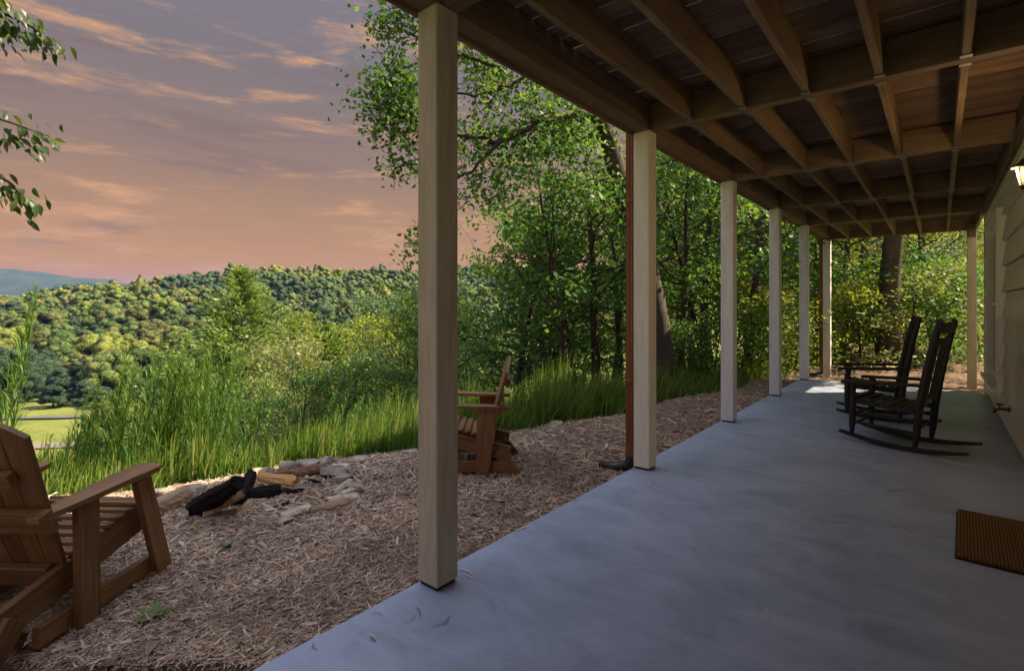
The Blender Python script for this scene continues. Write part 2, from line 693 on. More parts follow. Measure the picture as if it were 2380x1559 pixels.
# hillside and valley ground, from the bare slope to the mown field
m, g, out = newmat('ground')
geo = g.node('ShaderNodeNewGeometry')
v = geo.outputs['Position']
n1 = g.noise(v, 0.12, 5, 0.6)
n2 = g.noise(v, 2.3, 5, 0.6)
grass = g.ramp(n1, [(0.3, (0.10, 0.15, 0.035)), (0.5, (0.17, 0.20, 0.045)), (0.7, (0.25, 0.25, 0.07))])
col = g.mix(g.math('MULTIPLY', n2, 0.5), grass, (0.07, 0.09, 0.025))
principled(g, out, col, 0.9, n2, 0.5, 0.05, 0.1)
M['ground'] = m

m, g, out = newmat('mulch_soil')
geo = g.node('ShaderNodeNewGeometry')
v = geo.outputs['Position']
n1 = g.noise(v, 1.4, 5, 0.6)
n2 = g.noise(v, 45, 5, 0.7, 1.2)
n3 = g.noise(g.mapping(v, (14, 60, 10), rot=(0, 0, 0.8)), 2.0, 4, 0.7, 1.5)
f = g.math('ADD', g.math('MULTIPLY', n2, 0.6), g.math('MULTIPLY', n3, 0.5))
col = g.ramp(f, [(0.35, (0.085, 0.05, 0.034)), (0.55, (0.22, 0.145, 0.10)), (0.75, (0.40, 0.28, 0.20))])
col = g.mix(g.math('MULTIPLY', n1, 0.3), col, (0.09, 0.055, 0.04))
principled(g, out, col, 0.92, f, 0.9, 0.02, 0.1)
M['mulch_soil'] = m

m, g, out = newmat('mulch_shreds')
geo = g.node('ShaderNodeNewGeometry')
col = g.ramp(geo.outputs['Random Per Island'], [(0.0, (0.17, 0.105, 0.070)), (0.35, (0.36, 0.245, 0.170)), (0.7, (0.54, 0.395, 0.285)), (0.95, (0.68, 0.53, 0.40)), (1.0, (0.78, 0.65, 0.50))])
pn = g.noise(geo.outputs['Position'], 1.6, 5, 0.65, 0.4)
col = g.mix(g.ramp(pn, [(0.36, 0.50), (0.56, 0.0)]), col, (0.12, 0.078, 0.056))
principled(g, out, col, 0.85, None, spec=0.15)
M['mulch_shreds'] = m

m, g, out = newmat('stone')
tcn = g.node('ShaderNodeTexCoord')
oi = g.node('ShaderNodeObjectInfo')
n1 = g.noise(tcn.outputs['Object'], 9, 6, 0.65)
n2 = g.noise(tcn.outputs['Object'], 40, 4, 0.7)
col = g.ramp(n1, [(0.3, (0.17, 0.135, 0.11)), (0.5, (0.33, 0.275, 0.22)), (0.72, (0.47, 0.41, 0.33))])
hsv = g.node('ShaderNodeHueSaturation')
g.link(col, hsv.inputs['Color'])
g.link(g.math('ADD', g.math('MULTIPLY', oi.outputs['Random'], 0.6), 0.7), hsv.inputs['Value'])
principled(g, out, hsv.outputs[0], 0.85, g.math('ADD', n1, g.math('MULTIPLY', n2, 0.4)), 0.6, 0.02, 0.2)
M['stone'] = m

M['char'] = mat_simple('char', (0.016, 0.014, 0.013), 0.95, 0.15, 0, 22, 0.4, 0.9)
M['split_tan'] = mat_wood('split_tan', (0.22, 0.13, 0.075), (0.38, 0.25, 0.15), (0.50, 0.36, 0.23), 0.8, 1.2)
M['split_orange'] = mat_wood('split_orange', (0.42, 0.19, 0.05), (0.60, 0.32, 0.10), (0.70, 0.43, 0.17), 0.7, 1.2)
M['split_pale'] = mat_wood('split_pale', (0.36, 0.28, 0.20), (0.52, 0.44, 0.33), (0.64, 0.56, 0.44), 0.8, 1.2)
M['split_red'] = mat_wood('split_red', (0.10, 0.045, 0.025), (0.21, 0.105, 0.06), (0.30, 0.17, 0.10), 0.85, 1.2)
M['bark'] = mat_wood('bark', (0.028, 0.021, 0.016), (0.065, 0.05, 0.038), (0.13, 0.105, 0.082), 0.95, 0.35, bstr=1.0)
M['bark_grey'] = mat_wood('bark_grey', (0.045, 0.038, 0.033), (0.10, 0.085, 0.073), (0.18, 0.16, 0.14), 0.95, 0.35, bstr=1.0)

M['leaf_dark'] = mat_leaf('leaf_dark', [(0.048, 0.126, 0.043), (0.086, 0.198, 0.055), (0.150, 0.270, 0.062)], 0.46)
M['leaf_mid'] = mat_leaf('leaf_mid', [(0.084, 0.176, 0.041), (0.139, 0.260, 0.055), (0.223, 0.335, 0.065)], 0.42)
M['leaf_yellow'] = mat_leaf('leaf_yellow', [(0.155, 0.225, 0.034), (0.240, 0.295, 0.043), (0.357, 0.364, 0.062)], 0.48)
M['leaf_pale'] = mat_leaf('leaf_pale', [(0.12, 0.17, 0.060), (0.19, 0.24, 0.085), (0.29, 0.31, 0.14)], 0.42)
M['leaf_blue'] = mat_leaf('leaf_blue', [(0.046, 0.109, 0.065), (0.078, 0.155, 0.085), (0.124, 0.194, 0.093)], 0.30)
M['needle'] = mat_leaf('needle', [(0.085, 0.170, 0.055), (0.135, 0.235, 0.068), (0.22, 0.31, 0.090)], 0.38, tint=(1.1, 1.15, 0.6))
M['far_green'] = mat_far('far_green', [(0.075, 0.140, 0.040), (0.120, 0.195, 0.050), (0.185, 0.255, 0.066)])
M['far_olive'] = mat_far('far_olive', [(0.120, 0.150, 0.044), (0.180, 0.205, 0.058), (0.25, 0.255, 0.080)])
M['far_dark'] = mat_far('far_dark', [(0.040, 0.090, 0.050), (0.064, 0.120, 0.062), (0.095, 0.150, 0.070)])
M['far_bright'] = mat_far('far_bright', [(0.15, 0.22, 0.042), (0.21, 0.28, 0.054), (0.28, 0.33, 0.070)])
M['grass_blade'] = mat_leaf('grass_blade', [(0.045, 0.110, 0.020), (0.075, 0.170, 0.028), (0.12, 0.225, 0.040), (0.18, 0.27, 0.055), (0.36, 0.33, 0.13)], 0.42, 0.0, tint=(1.1, 1.2, 0.5))
M['weed'] = mat_leaf('weed', [(0.055, 0.125, 0.022), (0.090, 0.185, 0.032), (0.150, 0.245, 0.045)], 0.42, tint=(1.1, 1.2, 0.5))

# ------------------------------------------------------------------ terrain
ang = np.linspace(0, 2 * np.pi, 420, endpoint=False)
rad = np.concatenate([[0.4], np.geomspace(0.8, 4400, 180)])
AA, RR = np.meshgrid(ang, rad)
GX, GY = RR * np.cos(AA), RR * np.sin(AA)
GZ = ground(GX, GY) - 0.03
NV = len(ang)
V = np.stack([GX, GY, GZ], -1).reshape(-1, 3)
ii, kk = np.meshgrid(np.arange(len(rad) - 1), np.arange(NV), indexing='ij')
k2 = (kk + 1) % NV
Q = np.stack([ii * NV + kk, (ii + 1) * NV + kk, (ii + 1) * NV + k2, ii * NV + k2], -1).reshape(-1, 4)
V = np.vstack([V, [[0, 0, gz(0, 0) - 0.03]]])
T = np.array([[len(V) - 1, k, (k + 1) % NV] for k in range(NV)])
tag(obj('ground', np_mesh('ground', V, Q, T, True), M['ground']), kind='structure')

# mulch bed: fine sheet between the slab and the crest, running on past the end of the slab
tt = np.linspace(-9.0, 16.0, 260)
ee = np.linspace(0, 1, 70)
TT, EE = np.meshgrid(tt, ee)
s_out = np.interp(TT, TC, SCR) + 0.12 + (hashnoise(TT, TT * 0, 0.8, 8) - 0.5) * 0.5 + (hashnoise(TT, TT * 0, 0.25, 9) - 0.5) * 0.2
s_in = np.minimum(2.9 + np.abs(TT + 1.3) * 1.0 - 1.35, s_out - 0.5)
# inner border: along the slab edge line X=-1.9, or the front of the house line beyond the slab
s_in = np.where(TT < 60, TT + 2 * 1.9 * 0.70711 * 1.0, s_in)          # line X = -1.9 in (s,t)
s_end = np.interp(TT, [5.5, 6.5, 16], [0, 0.001, 0.001])
s_in = np.where(TT > 5.9, np.maximum(TT - 1.2 * 1.414, 5.9 + 2.7 - (TT - 5.9)), s_in)
s_in = np.minimum(s_in, s_out - 0.15)
SS = s_in + (s_out - s_in) * EE
MX, MY = unst(SS, TT)
edge = np.minimum(1 - EE, 1) * (s_out - s_in)
MZ = ground(MX, MY) + 0.022 + (hashnoise(MX, MY, 0.16, 11) - 0.5) * 0.035 - 0.08 * np.exp(-edge / 0.06)
n_t, n_e = len(tt), len(ee)
V = np.stack([MX, MY, MZ], -1).reshape(-1, 3)
ii, kk = np.meshgrid(np.arange(n_e - 1), np.arange(n_t - 1), indexing='ij')
Q = np.stack([ii * n_t + kk, ii * n_t + kk + 1, (ii + 1) * n_t + kk + 1, (ii + 1) * n_t + kk], -1).reshape(-1, 4)
tag(obj('mulch_bed', np_mesh('mulch_bed', V, Q, None, True), M['mulch_soil']), kind='structure')


def mulch_z(X, Y):
    return ground(X, Y) + 0.022


# river and road through the valley floor
def strip(name, pts, wd, mat, lift=0.12):
    pts = np.array(pts, float)
    tan = np.gradient(pts, axis=0)
    tan /= np.linalg.norm(tan, axis=1)[:, None]
    nor = np.stack([-tan[:, 1], tan[:, 0]], 1)
    L, Rr = pts + nor * wd / 2, pts - nor * wd / 2
    V = np.vstack([np.column_stack([L, ground(L[:, 0], L[:, 1]) + lift]), np.column_stack([Rr, ground(Rr[:, 0], Rr[:, 1]) + lift])])
    n = len(pts)
    Q = [[i, i + 1, n + i + 1, n + i] for i in range(n - 1)]
    return tag(obj(name, np_mesh(name, V, Q), mat), kind='structure')


M['gravel'] = mat_simple('gravel', (0.24, 0.21, 0.18), 0.9, 0.1, 0, 2, 0.3)
ts = np.linspace(-320, 60, 90)
strip('road', [unst(118 + 7 * math.sin(t / 60.0), t) for t in ts], 5.0, M['gravel'], 0.25)
m, g, out = newmat('water')
n1 = g.noise(g.node('ShaderNodeNewGeometry').outputs['Position'], 0.6, 3)
principled(g, out, (0.16, 0.16, 0.15), 0.3, n1, 0.15, 0.05, 0.6)
M['water'] = m
strip('river', [unst(147 + 5 * math.sin(t / 45.0 + 1), t) for t in ts], 3.2, M['water'], 0.4)

# distant mountain ridge
m, g, out = newmat('mountain_forest')
n1 = g.noise(g.node('ShaderNodeNewGeometry').outputs['Position'], 0.012, 5)
col = g.ramp(n1, [(0.3, (0.035, 0.055, 0.035)), (0.7, (0.07, 0.09, 0.05))])
principled(g, out, col, 0.95, None, spec=0.05)
M['mountain_forest'] = m
mt = np.linspace(-5850, -1410, 140)
prof = np.interp(mt, [-5850, -4600, -3900, -3200, -3000, -2830, -2640, -2430, -2215, -1900, -1410],
                 [150, 190, 205, 212, 217, 203, 212, 196, 161, 117, 37]) + (hashnoise(mt, mt * 0, 200, 21) - 0.5) * 18 + (hashnoise(mt, mt * 0, 55, 22) - 0.5) * 6
rows = []
for f, ds in ((0.0, -900), (0.35, -520), (0.72, -240), (1.0, 0), (0.7, 150), (0.0, 330)):
    jit = (hashnoise(mt, mt * 0 + ds, 260, 23) - 0.5) * 0.18 * (0 < f < 1)
    s_ = 3200 + ds
    x, y = unst(s_ + mt * 0, mt)
    rows.append(np.stack([x, y, -30 + (prof + 30) * (f + jit)], -1))
V = np.vstack(rows)
n = len(mt)
Q = [[r * n + i, r * n + i + 1, (r + 1) * n + i + 1, (r + 1) * n + i] for r in range(len(rows) - 1) for i in range(n - 1)]
tag(obj('mountain', np_mesh('mountain', V, Q, None, True), M['mountain_forest']), kind='structure')

# ------------------------------------------------------------------ patio slab
patio = thing('patio', None, None)
tag(patio, kind='structure')
JY = [-1.7, 0.45, 4.42, 5.78, 7.72, 9.2, 10.66]
for a, b in zip(JY[:-1], JY[1:]):
    box('slab_panel', -1.962, 0.60, a + 0.011, b - 0.011, -0.16, 0.0, M['concrete'], patio, 0.009)
box('slab_bed', -1.955, 0.60, -1.69, 10.65, -0.2, -0.035, M['sheathing'], patio, 0.004)

# ------------------------------------------------------------------ house
WX = 0.55
house = thing('house', 'beige lap sided house with upper storey beside the concrete patio', 'house', (0, 0, 0))
WY0, WY1 = -1.6, 11.0
box('wall', WX + 0.03, 9.2, WY0, WY1, -0.3, 3.03, M['sheathing'], house, 0.01, 'Y')
rowz = [0.075 + 0.2843 * k for k in range(-1, 11)]
WIN = (7.95, 9.75, 0.36, 2.35)
sid_prof = {}


def siding_board(y0, y1, z0, z1):
    L = y1 - y0
    # lap profile: lower edge proud of the upper edge
    pr = [(0.0, 0.0), (0.042, 0.0), (0.007, z1 - z0 - 0.009), (0.0, z1 - z0 - 0.009)]
    V = [(sx * L / 2, -p[0], p[1]) for sx in (-1, 1) for p in pr]
    Fc = [(0, 1, 2, 3), (7, 6, 5, 4), (0, 4, 5, 1), (1, 5, 6, 2), (2, 6, 7, 3), (3, 7, 4, 0)]
    key = ('sid', round(L, 3))
    if key not in sid_prof:
        sid_prof[key] = py_mesh('siding_board', V, Fc)
    o = obj('siding_board', sid_prof[key], M['siding'], house, (WX + 0.029, (y0 + y1) / 2, z0), (0, 0, R(-90)))
    return o


for z0, z1 in zip(rowz[:-1], rowz[1:]):
    if z0 >= 2.6:
        z1 = 2.9
    if z0 > WIN[2] - 0.05 and z1 < WIN[3] + 0.05:
        siding_board(WY0, WIN[0], z0, z0 + 0.2843)
        siding_board(WIN[1], WY1, z0, z0 + 0.2843)
    else:
        siding_board(WY0, WY1, z0, z0 + 0.2843)
box('corner_board', WX - 0.012, WX + 0.12, WY1 + 0.001, WY1 + 0.022, -0.25, 2.98, M['siding'], house, 0.003, 'Z')
# upper storey and roof (above the porch)
box('upper_wall', WX + 0.02, 9.2, WY0, WY1, 3.06, 5.15, M['siding'], house, 0.01, 'Y')
prof = [(WX - 0.4, 5.05), (4.9, 6.9), (9.7, 5.05), (9.7, 5.2), (4.9, 7.1), (WX - 0.4, 5.2)]
V = [(x, y, z) for y in (WY0 - 0.4, WY1 + 0.4) for x, z in prof]
Fc = [(5, 4, 3, 2, 1, 0), (6, 7, 8, 9, 10, 11)] + [(i, (i + 1) % 6, 6 + (i + 1) % 6, 6 + i) for i in range(6)]
M['shingle'] = mat_simple('shingle', (0.09, 0.075, 0.065), 0.9, 0.1, 0, 25)
obj('roof', py_mesh('roof', V, Fc), M['shingle'], house)
V = [(WX + 0.02, WY1 - 0.01, 5.15), (9.2, WY1 - 0.01, 5.15), (4.9, WY1 - 0.01, 6.87), (WX + 0.02, WY1 - 0.2, 5.15), (9.2, WY1 - 0.2, 5.15), (4.9, WY1 - 0.2, 6.87)]
obj('gable', py_mesh('gable', V, [(0, 1, 2), (5, 4, 3), (0, 3, 4, 1), (1, 4, 5, 2), (2, 5, 3, 0)]), M['siding'], house)
# window
m, g, out = newmat('window_glass')
principled(g, out, (0.02, 0.022, 0.025), 0.04, None, spec=0.8)
M['window_glass'] = m
y0, y1, z0, z1 = WIN
win = obj('window', cbox(y1 - y0 - 0.12, 0.02, z1 - z0 - 0.12, 0.003), M['window_glass'], house, (WX + 0.045, (y0 + y1) / 2, (z0 + z1) / 2), (0, 0, R(90)))


def wpart(name, ya, yb, za, zb, xa, xb, along):
    o = box(name, xa, xb, ya, yb, za, zb, M['trim'], None, 0.003, along)
    mw = o.matrix_basis.copy()
    o.parent = win
    o.matrix_parent_inverse = win.matrix_basis.inverted()
    return o


wpart('casing', y0, y0 + 0.09, z0 + 0.05, z1, WX - 0.055, WX + 0.05, 'Z')
wpart('casing', y1 - 0.09, y1, z0 + 0.05, z1, WX - 0.055, WX + 0.05, 'Z')
wpart('head_casing', y0 - 0.02, y1 + 0.02, z1 + 0.001, z1 + 0.09, WX - 0.062, WX + 0.05, 'Y')
wpart('sill', y0 - 0.05, y1 + 0.05, z0 + 0.005, z0 + 0.049, WX - 0.11, WX + 0.05, 'Y')
wpart('apron', y0, y1, z0 - 0.07, z0 + 0.004, WX - 0.02, WX + 0.03, 'Y')
wpart('mullion', (y0 + y1) / 2 - 0.04, (y0 + y1) / 2 + 0.04, z0 + 0.05, z1, WX - 0.012, WX + 0.05, 'Z')
for ya, yb in ((y0 + 0.09, (y0 + y1) / 2 - 0.04), ((y0 + y1) / 2 + 0.04, y1 - 0.09)):
    zm = (z0 + z1) / 2
    wpart('meeting_rail', ya, yb, zm - 0.02, zm + 0.025, WX + 0.004, WX + 0.05, 'Y')
    wpart('sash_rail', ya, yb, z0 + 0.05, z0 + 0.10, WX + 0.012, WX + 0.05, 'Y')
    wpart('sash_rail', ya, yb, z1 - 0.045, z1, WX + 0.004, WX + 0.05, 'Y')

# ------------------------------------------------------------------ raised deck over the patio
deck = thing('deck', 'raised timber deck roofing the patio on square posts', 'deck')
ZB, ZT = 2.77, 3.004
PXC = -1.88
POSTY = [-0.64, 1.70, 3.99, 6.20, 8.40, 10.52, 12.98]
DY0, DY1 = -0.72, 13.06
# boards run across, seen from below between the joists
y = DY0
k = 0
while y < DY1 - 0.1:
    wd = 0.139
    o = box('deck_board', -2.02, 0.575, y, y + wd, ZT + 0.001 + 0.002 * (k % 3), ZT + 0.028, M['deck_wood'], deck, 0.003)
    o.location.z += random.uniform(0, 0.003)
    y += wd + random.uniform(0.007, 0.012)
    k += 1
# edge beam in lengths between posts, fascia outside it
for a, b in zip([DY0] + POSTY[1:], POSTY[1:] + [None]):
    if b is None:
        continue
    box('edge_beam', PXC - 0.062, PXC + 0.062, a + 0.002, b - 0.002, ZB, ZT, M['joist_wood'], deck, 0.004, 'Y')
box('edge_beam', PXC - 0.062, PXC + 0.062, POSTY[-1] + 0.002, DY1, ZB, ZT, M['joist_wood'], deck, 0.004, 'Y')
for a, b in ((DY0, 1.4), (1.4, 6.2), (6.2, 10.5), (10.5, DY1)):
    box('fascia', PXC - 0.090, PXC - 0.064, a + 0.002, b - 0.002, ZB - 0.02, ZT - 0.002, M['deck_wood'], deck, 0.003, 'Y')
CROSS = POSTY[2:-1] + [1.72, -0.66]
CROSS = sorted(CROSS)
CB = 0.082
for yc in CROSS:
    box('cross_beam', PXC + 0.064, WX - 0.045, yc - CB / 2, yc + CB / 2, ZB - 0.003, ZT - 0.001, M['joist_wood'], deck, 0.004)
box('cross_beam', PXC + 0.064, WX - 0.045, 12.94, 13.03, ZB - 0.02, ZT - 0.001, M['joist_wood'], deck, 0.004)
JX = [-1.497, -1.09, -0.69, -0.285, 0.123]
ys = CROSS + [12.985]
for jx in JX:
    for a, b in zip(ys[:-1], ys[1:]):
        dx = random.uniform(-0.012, 0.012)
        box('joist', jx - 0.0205 + dx, jx + 0.0205 + dx, a + CB / 2 + 0.003, b - CB / 2 - 0.003, ZB + random.uniform(0, 0.006), ZT - 0.002, M['joist_wood'], deck, 0.004, 'Y')
        for ye, sg in ((a + CB / 2 + 0.004, 1), (b - CB / 2 - 0.004, -1)):
            box('joist_hanger', jx - 0.028 + dx, jx + 0.028 + dx, min(ye, ye + sg * 0.045), max(ye, ye + sg * 0.045), ZB - 0.0035, ZB - 0.0008, M['galv'], deck, 0.0005)
            for sx in (-1, 1):
                xx = jx + dx + sx * 0.0235
                box('joist_hanger', xx - 0.0012, xx + 0.0012, min(ye, ye + sg * 0.045), max(ye, ye + sg * 0.045), ZB - 0.0006, ZB + 0.12, M['galv'], deck, 0.0005)
box('ledger', WX - 0.043, WX - 0.003, DY0, 10.95, ZB, ZT - 0.002, M['joist_wood'], deck, 0.004, 'Y')
box('ledger', WX - 0.043, WX - 0.003, 10.96, 13.03, ZB, ZT - 0.002, M['joist_wood'], deck, 0.004, 'Y')
# posts
for i, py_ in enumerate(POSTY):
    zb = 0.018 if py_ < 10.6 else gz(PXC, py_) - 0.02
    if py_ < 10.6:
        box('post_base', PXC - 0.06, PXC + 0.06, py_ - 0.06, py_ + 0.06, 0.0005, 0.0175, M['iron'], deck, 0.002)
    mt_ = M['post_tan'] if i <= 1 else M['post_cream'] if i == 2 else M['post_white']
    p = box('post', PXC - 0.07, PXC + 0.07, py_ - 0.07, py_ + 0.07, zb, ZB - 0.001, mt_, deck, 0.006, 'Z')
    if i == 1:
        p['label'] = 'tan weathered square post at the patio edge'
    elif i == 2:
        p['label'] = 'cream painted square post beside the brown downspout'
pe = box('post', 0.40, 0.535, 12.89, 13.03, gz(0.46, 12.96) - 0.02, ZB - 0.022, M['post_tan'], deck, 0.006, 'Z')
pe['label'] = 'tan square post past the corner of the house'
box('post_cap_block', 0.39, 0.52, 12.865, 12.888, ZB - 0.16, ZB + 0.10, M['deck_wood'], deck, 0.004, 'Z')

# ------------------------------------------------------------------ downspouts
def downspout(py_, label, ztop=2.95):
    zg = gz(-2.02, py_)
    t = thing('downspout', label, 'downspout', (PXC - 0.11, py_ - 0.035, 0), 0, 'brown downspouts on the patio posts')
    # corrugated pipe section
    n = 24
    outl = []
    for k in range(n):
        a = 2 * math.pi * k / n
        r = 0.030 + 0.003 * math.cos(8 * a)
        c, s = math.cos(a), math.sin(a)
        q = max(abs(c), abs(s))
        outl.append((r * c / q ** 0.8, r * s / q ** 0.8))
    V = [(x, y, z) for z in (zg + 0.16, ztop) for x, y in outl]
    Fc = [[k, (k + 1) % n, n + (k + 1) % n, n + k] for k in range(n)] + [list(range(n))[::-1], list(range(n, 2 * n))]
    obj('pipe', py_mesh('pipe', V, Fc), M['brown_metal'], t)
    pts = [(0, 0, zg + 0.22), (0, 0, zg + 0.13), (-0.03, -0.01, zg + 0.075), (-0.12, -0.04, zg + 0.05), (-0.25, -0.08, zg + 0.042)]
    tube_obj('elbow', pts, [0.045, 0.046, 0.048, 0.047, 0.046], M['black_plastic'], t, 10)
    for z in (0.7, 2.2):
        box('strap', -0.038, 0.038, -0.038, 0.038, z, z + 0.03, M['brown_metal'], t, 0.002)
    return t


downspout(3.99, 'brown downspout with black elbow on the cream post beside the mulch')
downspout(12.98, 'brown downspout on the far corner post past the slab end')

# ------------------------------------------------------------------ wall sconce, spigot, cable, doormat
def at_wall(): pass


sc_ = thing('wall_sconce', 'black iron lantern sconce glowing warm on the siding', 'wall lamp', (0.44, 4.80, 0.645))
sc_.scale = (0.75,) * 3
M['frost'] = None
m, g, out = newmat('lamp_glass')
em = g.node('ShaderNodeEmission')
em.inputs['Color'].default_value = (1.0, 0.78, 0.42, 1)
em.inputs['Strength'].default_value = 0.17
p = g.node('ShaderNodeBsdfPrincipled')
p.inputs['Base Color'].default_value = (0.9, 0.85, 0.7, 1)
p.inputs['Roughness'].default_value = 0.3
ad = g.node('ShaderNodeAddShader')
g.link(em.outputs[0], ad.inputs[0])
g.link(p.outputs[0], ad.inputs[1])
g.link(ad.outputs[0], out.inputs['Surface'])
M['lamp_glass'] = m
box('back_plate', 0.145, 0.163, -0.055, 0.055, 1.98, 2.26, M['iron'], sc_, 0.006, 'Z')
tube_obj('arm', [(0.15, 0, 2.06), (0.09, 0, 2.0), (0.04, 0, 1.955), (0.0, 0, 1.975)], 0.010, M['iron'], sc_)
lathe('base_cup', [(0.012, 1.955), (0.030, 1.965), (0.045, 1.99), (0.048, 2.0), (0.03, 2.002)], M['iron'], sc_)
gl = lathe('glass', [(0.034, 2.003), (0.042, 2.01), (0.066, 2.15), (0.064, 2.152), (0.03, 2.153)], M['lamp_glass'], sc_, sides=16)
lathe('cap', [(0.070, 2.153), (0.098, 2.150), (0.100, 2.158), (0.070, 2.185), (0.045, 2.20), (0.036, 2.225), (0.014, 2.235), (0.012, 2.25), (0.016, 2.262), (0.004, 2.275)], M['iron'], sc_, sides=16)
for k in range(4):
    a = math.pi / 4 + k * math.pi / 2
    tube_obj('glass_bar', [(0.046 * math.cos(a), 0.046 * math.sin(a), 2.0), (0.070 * math.cos(a), 0.070 * math.sin(a), 2.152)], 0.004, M['iron'], sc_, 6)
ld = bpy.data.lights.new('lamp_bulb', 'POINT')
ld.energy = 6.5
ld.color = (1.0, 0.66, 0.30)
ld.shadow_soft_size = 0.07
lo = bpy.data.objects.new('bulb', ld)
COL.objects.link(lo)
lo.parent = sc_
lo.location = (-0.085, 0, 2.11)

sp_ = thing('hose_spigot', 'small dark brass hose spigot low on the siding under the window', 'spigot', (WX, 7.35, 0.27))
tube_obj('pipe', [(0.02, 0, 0), (-0.07, 0, 0), (-0.10, -0.0, -0.012), (-0.115, 0, -0.045)], [0.013, 0.013, 0.015, 0.014], M['brass'], sp_)
lathe('flange', [(0.03, 0), (0.03, 0.008), (0.016, 0.012)], M['brass'], sp_, (0.002, 0, 0), (0, R(-90), 0))
lathe('handle', [(0.005, 0), (0.006, 0.03), (0.032, 0.032), (0.034, 0.038), (0.032, 0.044), (0.006, 0.045)], M['brass'], sp_, (-0.07, 0, 0.01))

pts = [(WX - 0.06 - 0.02 * math.sin(k * 0.9), 4.4 + k * 0.62, ZB - 0.02 - 0.03 * abs(math.sin(k * 1.3)) + (0.0 if k % 3 else 0.008)) for k in range(12)]
tag(tube_obj('cable', pts, 0.007, M['black_plastic'], None, 6), 'black cable stapled along the ceiling against the siding', 'cable')

m, g, out = newmat('coir')
tcn = g.node('ShaderNodeTexCoord')
n1 = g.noise(g.mapping(tcn.outputs['Object'], (70, 70, 70)), 3, 4, 0.7)
wv = g.node('ShaderNodeTexWave')
wv.inputs['Scale'].default_value = 22
wv.inputs['Distortion'].default_value = 2.5
wv.bands_direction = 'Y'
g.link(tcn.outputs['Object'], wv.inputs['Vector'])
f = g.math('ADD', g.math('MULTIPLY', n1, 0.7), g.math('MULTIPLY', wv.outputs['Fac'], 0.3))
col = g.ramp(f, [(0.3, (0.075, 0.036, 0.014)), (0.55, (0.19, 0.098, 0.038)), (0.8, (0.33, 0.19, 0.08))])
principled(g, out, col, 0.95, f, 1.0, 0.012, 0.1)
M['coir'] = m
dm = thing('doormat', 'brown coir doormat lying on the concrete by the wall', 'doormat', (0.295, 4.02, 0.001), R(-1.5))
box('bristles', -0.215, 0.215, -0.405, 0.405, 0.006, 0.026, M['coir'], dm, 0.005, 'Y')
box('backing', -0.222, 0.222, -0.412, 0.412, 0.0, 0.0058, M['black_plastic'], dm, 0.001, 'Y')

